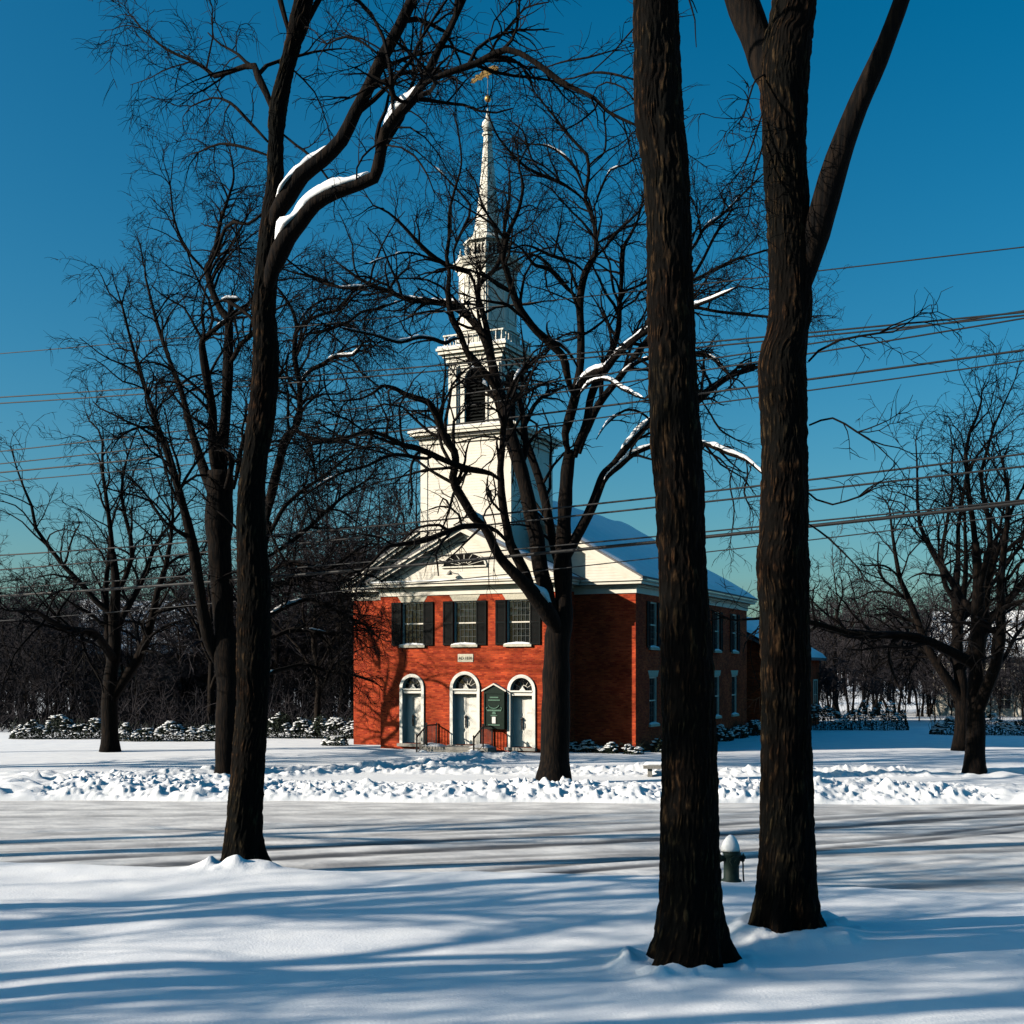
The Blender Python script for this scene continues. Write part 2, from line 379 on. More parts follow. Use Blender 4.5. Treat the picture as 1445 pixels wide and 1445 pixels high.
# road: packed snow with turning tyre tracks
rx = np.arange(-46, 46, .12); ry = np.arange(20.0, 41.5, .07)
RX, RY = np.meshgrid(rx, ry)
S = RY * 0; RUT = RY * 0
tracks = [(28.9, .36, .010, .40, .95), (30.6, .36, .010, .34, .85), (27.2, .30, .008, .26, .55), (33.6, .22, .0, .40, .35), (24.6, .46, .014, .26, .95),
          (25.5, .46, .014, .24, .8), (32.1, .34, .006, .24, .5), (26.4, .16, .002, .30, .6), (35.5, .06, 0, .35, .35), (36.6, .02, 0, .25, .25), (29.6, .10, .003, .18, .4), (31.3, .16, .004, .22, .45)]
for y0, sl, cv, wd, dk in tracks:
    c = y0 + sl * RX + cv * RX * np.abs(RX) * .5 + .12 * np.sin(RX * .35 + y0)
    dd = (RY - c) / wd
    br = np.clip(1.0 + 1.1 * fbm(RX * .25, RY * .5 + y0, 5, 3), .35, 1)
    S = S - .022 * np.exp(-dd ** 2) * br + .008 * np.exp(-((np.abs(dd) - 1.9) / .7) ** 2) * br
    RUT = np.maximum(RUT, dk * 1.0 * np.exp(-(dd / 1.0) ** 4) * br * np.clip(1.0 + 1.2 * fbm(RX * .9, RY * 2.5, 8, 3), 0, 1))  # track darkness: dirt and groove shade put into one mask
slush = np.clip(fbm(RX * .11 + RY * .02, (RY - .30 * RX) * .9, 15, 4) * 4.2 - .30, 0, 1) * (1 - sstep(28.5, 31.5, RY)) * .7 * sstep(-9, 0, RX)
RUT = np.maximum(RUT, slush)
RZ = -.10 + S + .014 * fbm(RX * .9, RY * 2.2, 25, 4) + .03 * fbm(RX * .2, RY * .4, 26, 2)
road = grid_mesh('road', RX, RY, RZ, M['road'], {'rut': RUT})
tag(road, 'street of packed grey snow with curving tyre tracks', 'road', kind='structure')
def gz(x, y): return float(ground_z(np.array([x]), np.array([y]))[0])
# ------------------------------------------------------------------ church (local axes: x along the facade, y into the building, z up)
church = thing('church', 'red brick meeting house with white steeple and snowy roof behind the elms', 'church', (CH[0], CH[1], 0), -TH)
HW, L_, PW, PV = 7.58, 19.5, 4.575, -2.29      # half width, length, porch half width, porch front
ZW = 7.62                                       # top of brick

def wall_face(mb, o, du, length, z0, z1, holes, depth):
    """vertical wall face starting at o running along du; holes (x0,x1,z0,z1,arch) get reveals of `depth`"""
    o = np.array(o, float); du = np.array(du, float); inn = np.array([-du[1], du[0], 0.0])   # inward normal
    P = lambda x, z, t=0: o + du * x + inn * t + np.array([0, 0, z])
    xs = sorted({0, length, *[h[0] for h in holes], *[h[1] for h in holes]})
    zs = sorted({z0, z1, *[h[2] for h in holes], *[h[3] for h in holes]})
    for a, b in zip(xs[:-1], xs[1:]):
        for c, d in zip(zs[:-1], zs[1:]):
            if any(h[0] - 1e-6 <= a and b <= h[1] + 1e-6 and h[2] - 1e-6 <= c and d <= h[3] + 1e-6 for h in holes): continue
            mb.face([P(a, c), P(b, c), P(b, d), P(a, d)])
    for x0, x1, a, b, arch in holes:
        r = (x1 - x0) / 2; xm = (x0 + x1) / 2; sp = b - r if arch else b
        mb.face([P(x0, a), P(x0, sp), P(x0, sp, depth), P(x0, a, depth)])
        mb.face([P(x1, a), P(x1, a, depth), P(x1, sp, depth), P(x1, sp)])
        mb.face([P(x0, a), P(x0, a, depth), P(x1, a, depth), P(x1, a)])
        if arch:
            n = 14
            th = [PI - PI * k / n for k in range(n + 1)]
            C = [(xm + r * math.cos(t), sp + r * math.sin(t)) for t in th]
            for k in range(n):
                (ax_, az), (bx, bz) = C[k], C[k + 1]
                mb.face([P(ax_, az), P(bx, bz), P(bx, b), P(ax_, b)])
                mb.face([P(ax_, az), P(ax_, az, depth), P(bx, bz, depth), P(bx, bz)])
        else:
            mb.face([P(x0, b), P(x1, b), P(x1, b, depth), P(x0, b, depth)])

WIN_U = (-2.80, 0.0, 2.74); DOOR_U = (-2.82, 0.02, 2.92); DOOR_HW = (.66, .78, .70)
wz0, wz1, wh = 5.16, 7.20, .60
dz0, dz1 = (.50, .50, .46), (3.80, 3.92, 3.78)
fh = [(PW + u - wh, PW + u + wh, wz0, wz1, False) for u in WIN_U] + [(PW + u - h, PW + u + h, a, b, True) for u, h, a, b in zip(DOOR_U, DOOR_HW, dz0, dz1)]
w = MB()
wall_face(w, (-PW, PV, 0), (1, 0, 0), 2 * PW, -.5, ZW, fh, .42)
w.face([(-PW, PV, -.5), (-PW, 0, -.5), (-PW, 0, ZW), (-PW, PV, ZW)][::-1])
w.face([(PW, PV, -.5), (PW, 0, -.5), (PW, 0, ZW), (PW, PV, ZW)])
w.build('porch_wall', M['brick'], church)
SIDE_V = [2.46, 6.02, 9.6, 13.15, 16.75]; sw = .56
sh = [(v - sw, v + sw, 1.42, 3.66, False) for v in SIDE_V] + [(v - sw, v + sw, 5.04, 7.20, False) for v in SIDE_V]
w = MB()
wall_face(w, (HW, 0, 0), (0, 1, 0), L_, -.5, ZW, sh, .16)
w.face([(-HW, 0, -.5), (-HW, L_, -.5), (-HW, L_, ZW), (-HW, 0, ZW)][::-1])
w.face([(-HW, L_, -.5), (HW, L_, -.5), (HW, L_, ZW), (-HW, L_, ZW)][::-1])
w.face([(-HW, 0, -.5), (-PW, 0, -.5), (-PW, 0, ZW), (-HW, 0, ZW)])
w.face([(PW, 0, -.5), (HW, 0, -.5), (HW, 0, ZW), (PW, 0, ZW)])
w.build('main_wall', M['brick'], church)

# entablature: frieze, bed mould, corona (three setbacks) round main block and porch
def entab(name, loops):
    mb = MB()
    for x0, x1, y0, y1 in loops: mb.box(x0, x1, y0, y1, 0, 1)
    return mb
c = MB()
steps = ((.06, 7.50, 7.78), (.16, 7.78, 7.90), (.42, 7.90, 8.04), (.50, 8.04, 8.12))
for e, a, b in steps: c.box(-HW - e, HW + e, -e, L_ + e, a, b)
c.build('cornice', M['white'], church)
c = MB()
for e, a, b in steps: c.box(-PW - e + .004, PW + e - .004, PV - e, -.49 if e < .45 else -.55, a + .004, b + .004)
pc = c.build('cornice', M['white'], church)
c = MB()
for x0, x1 in ((-PW - .55, PW + .55),):
    c.box(x0, x1, PV - .54, PV - .03, 8.13, 8.19)
s = c.build('snow', M['branch_snow'], pc)

RZ_M, RZ_P = 12.85, 10.62           # ridge heights
def gable_pts(hw, zr, e): return [(-hw - e, 8.13), (hw + e, 8.13), (0, zr)]
def gable(hw, zr, y_face, y_in, name_t='pediment'):
    """tympanum set back under raking cornices"""
    t = MB(); t.prism([(-hw, 8.13), (hw, 8.13), (0, zr - .22)], 'y', y_face, y_in)
    ped = t.build('pediment', M['clapboard'], church)
    rk = MB()
    for sgn in (-1, 1):
        sl = (zr - 8.13) / (hw + .5); ln = math.hypot(1, sl)
        for e, t0, t1 in ((.10, .40, .22), (.40, .22, .07), (.50, .07, -.02)):
            # strips under the roof edge
            x0, x1 = sgn * (hw + .5), 0.0
            z0, z1 = 8.13, zr
            p = [(x0, z0 - t0 * ln + .0), (x1, z1 - t0 * ln), (x1, z1 - t1 * ln), (x0, z0 - t1 * ln)]
            # cut the foot square at the cornice top
            zf = 8.125
            xf0 = x0 + (zf - (z0 - t0 * ln)) / ((z1 - z0) / (x1 - x0)); xf1 = x0 + (zf - (z0 - t1 * ln)) / ((z1 - z0) / (x1 - x0))
            if t1 < 0: xf1 = x0; 
            p = [(xf0, zf), (x1, z1 - t0 * ln), (x1, z1 - t1 * ln), (xf1, zf if t1 >= 0 else z0 - t1 * ln)]
            rk.prism(p, 'y', y_face - e, y_in - .01)
    rk.build('raking_cornice', M['white'], ped)
    return ped
ped_main = gable(HW, RZ_M, -.04, .30)
ped_porch = gable(PW, RZ_P, PV - .05, PV + .30)
# lunette: shallow louvred fan in the porch pediment
lz, lw, lh = 8.82, 1.18, .66
f = MB(); n = 16
out = [(lw * math.cos(PI * k / n), lz + lh * math.sin(PI * k / n)) for k in range(n + 1)]
inn = [((lw - .11) * math.cos(PI * k / n), lz + .06 + (lh - .13) * math.sin(PI * k / n)) for k in range(n + 1)]
for k in range(n):
    a, b, c_, d = out[k], out[k + 1], inn[k + 1], inn[k]
    f.hexa([(a[0], PV - .115, a[1]), (b[0], PV - .115, b[1]), (c_[0], PV - .115, c_[1]), (d[0], PV - .115, d[1]),
            (a[0], PV - .052, a[1]), (b[0], PV - .052, b[1]), (c_[0], PV - .052, c_[1]), (d[0], PV - .052, d[1])])
f.box(-lw, lw, PV - .14, PV - .052, lz - .07, lz - .002)
lun = f.build('lunette', M['white'], ped_porch)
f = MB(); f.prism([(lw - .1, lz + .002)] + inn + [(-lw + .1, lz + .002)], 'y', PV - .062, PV - .03); f.build('lunette_louvre', M['dark'], ped_porch)
f = MB()
for k in range(1, 8):
    a = PI * k / 8; f.hexa([(math.cos(a + s1) * q[0], PV - y_, lz + math.sin(a + s1) * q[1]) for y_ in (.085, .064) for q, s1 in (((.25, .14), -.07), ((.25, .14), .07), ((lw - .1, lh - .1), .012), ((lw - .1, lh - .1), -.012))])
f.build('glazing_bar', M['white'], lun)
f = MB(); f.tube([(-.62, PV - .06, 8.52), (-.62, PV - .30, 8.62), (-.62, PV - .36, 8.56)], .02, 6); f.lathe([(.05, 8.40), (.15, 8.42), (.11, 8.5), (.03, 8.58)], -.62, PV - .36, 10)
f.build('lamp', M['stone'], ped_porch, True)

# roofs
def roof_prism(mb, hw, zr, y0, y1, th=.10, e=.54):
    sl = (zr - 8.13) / (hw + .5)
    z0 = 8.13 - (e - .5) * sl
    mb.prism([(-hw - e, z0 + .02), (0, zr + .02), (hw + e, z0 + .02), (hw + e, z0 + .02 + th), (0, zr + .02 + th), (-hw - e, z0 + .02 + th)], 'y', y0, y1)
r_ = MB(); roof_prism(r_, HW, RZ_M, -.56, L_ + .56); main_roof = r_.build('roof', M['slate'], church)
r_ = MB(); roof_prism(r_, PW, RZ_P, PV - .56, 1.2); porch_roof = r_.build('roof', M['slate'], church)
def snow_slab(hw, zr, y0, y1, sides, seed, parent, th=.16):
    sl = (zr - 8.13) / (hw + .5)
    mb = MB()
    for sgn in sides:
        nx, ny = 40, max(4, int((y1 - y0) / .35))
        xs = np.linspace(.0, hw + .52, nx); ys = np.linspace(y0, y1, ny)
        X, Y = np.meshgrid(xs, ys)
        t = th * (.75 + 1.0 * fbm(X * .6, Y * .6, seed, 3)) * sstep(0, .35, hw + .54 - X) * sstep(-.02, .2, Y - y0) * sstep(-.02, .2, y1 - Y)
        Z = zr + .125 - X * sl + t
        V = np.stack([sgn * X, Y, Z], -1).reshape(-1, 3)
        a = (np.arange(ny - 1)[:, None] * nx + np.arange(nx - 1)[None]).reshape(-1)
        mb.quads(V, np.stack([a, a + 1, a + nx + 1, a + nx], -1))
    return mb.build('snow', M['snow'], parent, True)
snow_slab(HW, RZ_M, -.50, L_ + .5, (1, -1), 3, main_roof)
snow_slab(PW, RZ_P, PV - .5, -.6, (1, -1), 9, porch_roof, .10)

# windows
def window(x, y, rot, z0, z1, hw, depth, rows, cols, shutters, lintel, name='window', lit_snow=True):
    """built facing -y at the origin, then turned"""
    o = bpy.data.objects.new(name, None)
    f = MB(); h = z1 - z0
    t = .07
    f.box(-hw, -hw + t, depth - .10, depth + .02, 0, h); f.box(hw - t, hw, depth - .10, depth + .02, 0, h)
    f.box(-hw + t, hw - t, depth - .10, depth + .02, h - t, h); f.box(-hw + t, hw - t, depth - .10, depth + .02, 0, t)
    f.box(-hw + t, hw - t, depth - .075, depth - .02, h / 2 - .03, h / 2 + .03)
    w_ = f.build(name, M['white'], church)
    w_.location = (x, y, z0); w_.rotation_euler = (0, 0, rot)
    g = MB()
    W = hw - t
    for k in range(1, cols): g.box(-W + 2 * W * k / cols - .009, -W + 2 * W * k / cols + .008, depth - .055, depth - .018, t, h - t)
    for k in range(1, rows):
        if k * 2 == rows: continue
        z = t + (h - 2 * t) * k / rows
        g.box(-W, W, depth - .051, depth - .022, z - .009, z + .009)
    g.build('glazing_bar', M['sash'], w_)
    g = MB(); g.box(-W - .002, W + .002, depth - .016, depth + .015, t - .002, h - t + .002); g.build('pane', M['glass'], w_)
    g = MB(); g.box(-hw - .10, hw + .10, -.11, depth - .102, -.11, -.002); g.build('sill', M['pale_stone'], w_)
    if lit_snow:
        n_ = 15; xs = np.linspace(-hw - .08, hw + .08, n_)
        rings = []
        for i_, xx in enumerate(xs):
            hh = .015 + .11 * math.sin(PI * (i_ + .35) / (n_ - .3)) ** .6 * (.8 + .25 * rng.random())
            rings.append([(xx, -.10, -.001), (xx, -.07, hh * .7), (xx, depth - .2 if depth > .3 else .0, hh), (xx, depth - .11, hh * .8), (xx, depth - .11, -.001)])
        g = MB(); g.loft(rings); g.build('snow', M['branch_snow'], w_, True)
    if lintel:
        g = MB(); g.prism([(-hw - .02, h + .004), (hw + .02, h + .004), (hw + .22, h + .30), (-hw - .22, h + .30)], 'y', -.012, .05); g.build('lintel', M['pale_stone'], w_)
    if shutters:
        for sgn in (-1, 1):
            g = MB(); a0, a1 = sgn * (hw + .01), sgn * (hw + .01 + shutters); x0, x1 = min(a0, a1), max(a0, a1)
            y0, y1 = -.065, -.016; st = .07
            g.box(x0, x0 + st, y0, y1, -.02, h); g.box(x1 - st, x1, y0, y1, -.02, h)
            for za, zb in ((-.02, .08), (h / 2 - .05, h / 2 + .05), (h - .09, h)): g.box(x0 + st, x1 - st, y0, y1, za, zb)
            for zc in np.arange(.12, h - .1, .055):
                if abs(zc - h / 2) < .075: continue
                g.hexa([(x0 + st, y0 + .01, zc - .02), (x1 - st, y0 + .01, zc - .02), (x1 - st, y0 + .018, zc - .022), (x0 + st, y0 + .018, zc - .022),
                        (x0 + st, y1 - .012, zc + .026), (x1 - st, y1 - .012, zc + .026), (x1 - st, y1 - .004, zc + .022), (x0 + st, y1 - .004, zc + .022)])
            g.build('shutter', M['shutter'], w_)
    return w_
for u in WIN_U: window(u, PV, 0, wz0, wz1, wh, .20, 6, 5, .52, True)
for v in SIDE_V:
    window(HW, v, PI / 2, 1.42, 3.66, sw, .14, 6, 4, 0, True)
    window(HW, v, PI / 2, 5.04, 7.20, sw, .14, 6, 4, .44, False)

# doors
def door(u, hw, z0, z1, leaf_hw):
    f = MB(); r = hw; sp = z1 - r - z0; n_ = 18; fw = .15
    y0, y1 = .05, .42
    f.box(-hw, -hw + fw, y0 - .12, y1, 0, sp); f.box(hw - fw, hw, y0 - .12, y1, 0, sp)
    th = [PI * k / n_ for k in range(n_ + 1)]
    for k in range(n_):
        a, b = th[k], th[k + 1]
        f.hexa([(q * math.cos(t), yy, sp + q * math.sin(t)) for yy in (y0 - .12, y1) for q, t in ((r, a), (r, b), (r - fw, b), (r - fw, a))])
    f.box(-hw + fw, hw - fw, y0 - .06, y1 + .01, sp - .26, sp - .10); f.box(-hw + fw, hw - fw, y0 - .14, y1 + .01, sp - .10, sp - .03)
    f.prism([(-.16, sp - .03), (.16, sp - .03), (.05, sp + .09), (0, sp + .20), (-.05, sp + .09)], 'y', y0 + .02, y0 + .12)
    d = f.build('door', M['door_white'], church); d.location = (u, PV, z0)
    iw = hw - fw; top = sp - .265
    for sgn in (-1, 1):
        g = MB(); x0, x1 = (-iw, -.004) if sgn < 0 else (.004, iw)
        yl = .31
        g.box(x0, x1, yl, yl + .05, .02, top)
        for za, zb in ((.16, .62), (.74, 1.42), (1.54, top - .12)):
            xa, xb = x0 + .10, x1 - .08
            g.box(xa, xb, yl - .018, yl - .001, za, zb)
            g.box(xa + .05, xb - .05, yl - .034, yl - .019, za + .05, zb - .05)
        lf = g.build('door_leaf', M['door_white'], d)
        if sgn < 0:
            g = MB(); g.box(x1 - .15, x1 - .05, yl - .045, yl - .036, .80, 1.36); g.tube([(x1 - .10, yl - .05, .92), (x1 - .10, yl - .12, .94), (x1 - .10, yl - .12, 1.14), (x1 - .10, yl - .05, 1.16)], .018, 6)
            g.lathe([(.05, 1.24), (.065, 1.28), (.05, 1.32)], x1 - .10, yl - .07, 8)
            g.build('handle', M['iron'], d)
    g = MB(); ri = r - fw - .002
    g.prism([(ri * math.cos(t), sp + ri * math.sin(t)) for t in th] + [(-ri, sp - .028), (ri, sp - .028)], 'y', .24, .26); fl = g.build('fanlight', M['glass'], d)
    g = MB()
    for k in range(1, 6):
        a = PI * k / 6
        g.hexa([(q * math.cos(a + s1), yy, sp + q * math.sin(a + s1)) for yy in (.215, .238) for q, s1 in ((.16, -.06), (.16, .06), (ri, .014), (ri, -.014))])
    g.tube([(.2 * math.cos(t), .227, sp + .2 * math.sin(t)) for t in th], .016, 5)
    g.build('glazing_bar', M['white'], d)
    g = MB(); g.box(-hw - .06, hw + .06, -.22, .40, -.14, -.003); g.build('threshold', M['stone'], d)
for u, hw_, a, b in zip(DOOR_U, DOOR_HW, dz0, dz1): door(u, hw_, a, b, hw_)

# date stone
g = MB(); g.box(-.36, .44, PV - .025, PV + .05, 4.36, 4.73); ds = g.build('datestone', M['pale_stone'], church)
def lettering(text, size, loc, rot, mat, parent, name='lettering', ext=.006):
    cu = bpy.data.curves.new(name, 'FONT'); cu.body = text; cu.size = size; cu.align_x = 'CENTER'; cu.extrude = ext
    cu.materials.append(mat)
    o = bpy.data.objects.new(name + '_curve', cu); COL.objects.link(o)
    dg = bpy.context.evaluated_depsgraph_get(); me = bpy.data.meshes.new_from_object(o.evaluated_get(dg))
    bpy.data.objects.remove(o)
    o = bpy.data.objects.new(name, me); o.location = loc; o.rotation_euler = rot
    return link(o, parent)
lettering('AD 1830', .19, (.04, PV - .029, 4.475), (PI / 2, 0, 0), M['letter'], ds)

# tower
TV = .10; TS = 2.344
tw = MB(); tw.box(-TS, TS, TV - TS, TV + TS, 8.0, 14.80)
tower = tw.build('bell_tower', M['clapboard'], church)
t = MB()
for e, a, b in ((.07, 8.0, 8.01), (.08, 14.62, 14.86), (.22, 14.86, 15.0), (.42, 15.0, 15.14), (.48, 15.14, 15.24)):
    t.box(-TS - e, TS + e, TV - TS - e, TV + TS + e, a, b)
for sx_ in (-1, 1):
    for sy_ in (-1, 1):
        xx, yy = sx_ * TS, TV + sy_ * TS
        t.box(min(xx, xx - sx_ * .30) - .03, max(xx, xx - sx_ * .30) + .03, min(yy, yy - sy_ * .30) - .03, max(yy, yy - sy_ * .30) + .03, 8.02, 14.61)
t.build('tower_cornice', M['white'], tower)
t = MB(); nx = 22; gx = np.linspace(-TS - .46, TS + .46, nx); GXc, GYc = np.meshgrid(gx, gx)
edge = np.minimum(TS + .46 - np.abs(GXc), TS + .46 - np.abs(GYc))
ZZ = 15.245 + .16 * sstep(-.05, .3, edge) * (.8 + .8 * fbm(GXc, GYc, 4, 3))
a = (np.arange(nx - 1)[:, None] * nx + np.arange(nx - 1)[None]).reshape(-1)
t.quads(np.stack([GXc, GYc + TV, ZZ], -1).reshape(-1, 3), np.stack([a, a + 1, a + nx + 1, a + nx], -1)); t.build('snow', M['snow'], tower, True)
# belfry
BS = 1.39
b_ = MB()
b_.box(-BS - .10, BS + .10, TV - BS - .10, TV + BS + .10, 15.1, 15.62)
for sx_ in (-1, 1):
    for sy_ in (-1, 1):
        cx_, cy_ = sx_ * (BS - .26), TV + sy_ * (BS - .26)
        b_.box(cx_ - .26, cx_ + .26, cy_ - .26, cy_ + .26, 15.62, 18.8)
b_.box(-BS, BS, TV - BS, TV + BS, 18.45, 18.8)
aw, asp = .56, 17.75
def belfry_arch(mb, face):
    n_ = 12
    def P(x, yy, z):
        return {0: (x, TV - BS + .06 + yy, z), 1: (BS - .06 - yy, TV + x, z), 2: (-x, TV + BS - .06 - yy, z), 3: (-BS + .06 + yy, TV - x, z)}[face]
    inner = BS - .52
    for sg in (-1, 1):
        x0, x1 = sg * aw, sg * inner
        mb.hexa([P(x, yy, z) for z in (15.62, 18.45) for x, yy in ((x0, 0), (x1, 0), (x1, .12), (x0, .12))])
        mb.hexa([P(x, yy, z) for z in (15.62, asp) for x, yy in ((x0, -.05), (x0 + sg * .10, -.05), (x0 + sg * .10, -.002), (x0, -.002))])
    th_ = [PI * k / n_ for k in range(n_ + 1)]
    for k in range(n_):
        a, b = th_[k], th_[k + 1]
        A_, B_ = (aw * math.cos(a), asp + aw * math.sin(a)), (aw * math.cos(b), asp + aw * math.sin(b))
        mb.hexa([P(q[0], yy, z) for yy in (0, .12) for q, z in ((A_, A_[1]), (B_, B_[1]), (B_, 18.45), (A_, 18.45))])
        q = 1.18
        mb.hexa([P(q_ * math.cos(t_), yy, asp + q_ * math.sin(t_)) for yy in (-.05, -.002) for q_, t_ in ((aw * q, a), (aw * q, b), (aw, b), (aw, a))])
for k in range(4): belfry_arch(b_, k)
belfry = b_.build('belfry', M['white'], church)
lv = MB()
lv.box(-BS + .35, BS - .35, TV - BS + .35, TV + BS - .35, 15.63, 18.44)
lv.build('belfry_louvre', M['dark'], belfry)
for face in range(4):
    lv = MB()
    for zc in np.arange(15.75, 18.25, .16):
        xx = aw + .02
        y_a, y_b = TV - BS + .19, TV - BS + .33
        pts = [(-xx, y_a, zc - .05), (xx, y_a, zc - .05), (xx, y_b, zc + .05), (-xx, y_b, zc + .05), (-xx, y_a, zc - .03), (xx, y_a, zc - .03), (xx, y_b, zc + .07), (-xx, y_b, zc + .07)]
        ca, sa = math.cos(face * PI / 2), math.sin(face * PI / 2)
        lv.hexa([(p[0] * ca - (p[1] - TV) * sa, TV + p[0] * sa + (p[1] - TV) * ca, p[2]) for p in pts])
    lv.build('louvre', M['shutter'], belfry)
for sx_ in (-1, 1):        # corner pilasters proud of the belfry
    for sy_ in (-1, 1):
        cb = MB()
        x = sx_ * (BS - .26); y = TV + sy_ * (BS - .26)
        cb.box(min(sx_ * BS, sx_ * (BS + .07)), max(sx_ * BS, sx_ * (BS + .07)), y - .17, y + .17, 15.66, 18.42)
        cb.box(x - .17, x + .17, min(TV + sy_ * BS, TV + sy_ * (BS + .07)), max(TV + sy_ * BS, TV + sy_ * (BS + .07)), 15.66, 18.42)
        cb.build('pilaster', M['white'], belfry)
cb = MB()
for e, a, b in ((.10, 18.62, 18.84), (.22, 18.84, 18.98), (.38, 18.98, 19.14), (.46, 19.14, 19.26)): cb.box(-BS - e, BS + e, TV - BS - e, TV + BS + e, a, b)
cb.build('belfry_cornice', M['white'], belfry)
cb = MB(); cb.box(-BS - .40, BS + .40, TV - BS - .40, TV + BS + .40, 19.262, 19.36); cb.build('snow', M['snow'], belfry)
# octagon lantern
OC = lambda r_: r_ / math.cos(PI / 8)
oc = MB(); ph = PI / 8
A8 = 1.29
oc.lathe([(OC(A8 + .10), 19.3), (OC(A8 + .10), 20.05), (OC(A8 + .16), 20.06), (OC(A8 + .16), 20.20), (OC(A8), 20.21), (OC(A8), 23.0), (OC(A8 + .05), 23.01), (OC(A8 + .05), 23.2), (OC(A8 + .14), 23.21), (OC(A8 + .26), 23.42), (OC(A8 + .30), 23.43), (OC(A8 + .30), 23.56), (OC(.2), 23.57)], 0, TV, 8, ph)
lantern = oc.build('octagonal_lantern', M['white'], church)
pn = MB()
for k in range(8):
    a = k * PI / 4 - PI / 2
    ca, sa = math.cos(a), math.sin(a)
    def Q(x, out_, z): return (ca * (A8 + out_) - sa * x, TV + sa * (A8 + out_) + ca * x, z)
    for xx0, xx1, z0_, z1_ in ((-.44, -.36, 20.5, 22.75), (.36, .44, 20.5, 22.75), (-.36, .36, 20.5, 20.58), (-.36, .36, 22.67, 22.75)):
        pn.hexa([Q(x, o_, z) for z in (z0_, z1_) for x, o_ in ((xx0, .002), (xx1, .002), (xx1, .035), (xx0, .035))])
pn.build('panel_mould', M['white'], lantern)
# rail of turned posts round the lantern foot
bl = MB()
for k in range(4):
    ca, sa = math.cos(k * PI / 2), math.sin(k * PI / 2)
    for x in np.linspace(-1.5, 1.5, 11):
        px_, py_ = x * ca - (-1.55) * sa, x * sa + (-1.55) * ca
        bl.lathe([(.035, 19.3), (.055, 19.5), (.03, 19.7), (.03, 19.85)], px_, TV + py_, 6)
    e0, e1 = np.array([-1.6 * ca + 1.55 * sa, TV - 1.6 * sa - 1.55 * ca]), np.array([1.6 * ca + 1.55 * sa, TV + 1.6 * sa - 1.55 * ca])
    bl.tube([(e0[0], e0[1], 19.88), (e1[0], e1[1], 19.88)], .05, 6)
bl.build('balustrade', M['white'], lantern)
# drum and spire
sp_ = MB()
D8 = .92
sp_.lathe([(OC(D8 + .08), 23.57), (OC(D8 + .08), 23.72), (OC(D8), 23.73), (OC(D8), 24.38), (OC(D8 + .12), 24.45), (OC(D8 + .18), 24.47), (OC(D8 + .18), 24.58), (OC(.86), 24.60), (OC(.70), 24.85), (OC(.60), 25.25), (OC(.46), 26.3), (OC(.36), 27.3), (OC(.28), 28.3), (OC(.215), 29.2), (OC(.18), 29.72), (OC(.25), 29.76), (OC(.26), 29.86), (OC(.16), 29.9)], 0, TV, 8, ph)
spire = sp_.build('spire', M['white'], church)
ur = MB()
for k in range(8):
    a = k * PI / 4 + ph
    ur.lathe([(.08, 23.57), (.05, 23.66), (.13, 23.85), (.12, 24.0), (.05, 24.1), (.06, 24.16), (.01, 24.32)], 1.32 * math.cos(a), TV + 1.32 * math.sin(a), 8)
ur.build('urn', M['white'], spire, True)
pn = MB()
for k in range(8):
    a = k * PI / 4 - PI / 2; ca, sa = math.cos(a), math.sin(a)
    def Q(x, out_, z): return (ca * (D8 + out_) - sa * x, TV + sa * (D8 + out_) + ca * x, z)
    for xx in (-.2, 0, .2): pn.hexa([Q(x, o_, z) for z in (23.84, 24.28) for x, o_ in ((xx - .055, .001), (xx + .055, .001), (xx + .055, .006), (xx - .055, .006))])
pn.build('spire_opening', M['dark'], spire)
fn = MB(); fn.lathe([(.12, 29.9), (.20, 30.0), (.29, 30.2), (.26, 30.4), (.15, 30.55), (.11, 30.65), (.04, 31.05), (.025, 31.1)], 0, TV, 14); fn.build('finial', M['white'], spire, True)
vn = MB(); vn.tube([(0, TV, 31.0), (0, TV, 33.05)], .022, 6); vane = vn.build('weathervane', M['iron'], church)
vn = MB(); zb = 31.55; vn.lathe([(.01, zb - .165)] + [(.165 * math.sin(PI * k / 9), zb - .165 * math.cos(PI * k / 9)) for k in range(1, 9)] + [(.01, zb + .165)], 0, TV, 14); vn.build('vane_ball', M['gold'], vane, True)
# gilded banner vane: a pierced scrolled plate with a tail and a rounded head
prof = [(-.86, -.28), (-.80, -.10), (-.66, -.12), (-.60, .02), (-.42, -.02), (-.30, .10), (-.10, .10), (.05, .20), (.32, .22), (.50, .12), (.56, .0), (.46, -.10), (.20, -.14), (.0, -.20), (-.22, -.20), (-.34, -.30), (-.52, -.24), (-.68, -.34)]
vr = R(10)
vn = MB()
zc = 32.85
pts2 = [(x, zc + z + x * .17) for x, z in prof]
A_ = [(p[0] * math.cos(vr), TV + p[0] * math.sin(vr) - .025, p[1]) for p in pts2]; B_ = [(p[0] * math.cos(vr), TV + p[0] * math.sin(vr) + .025, p[1]) for p in pts2]
nn = len(pts2); i0 = vn.add(A_ + B_); vn.ng += [[i0 + k for k in range(nn)], [i0 + nn + k for k in range(nn)][::-1]]
vn.q.append(np.array([[i0 + (k + 1) % nn, i0 + k, i0 + nn + k, i0 + nn + (k + 1) % nn] for k in range(nn)]))
vn.lathe([(.05, zc - .3), (.07, zc - .26), (.05, zc - .22)], 0, TV, 8)
vn.build('vane_banner', M['gold'], vane)

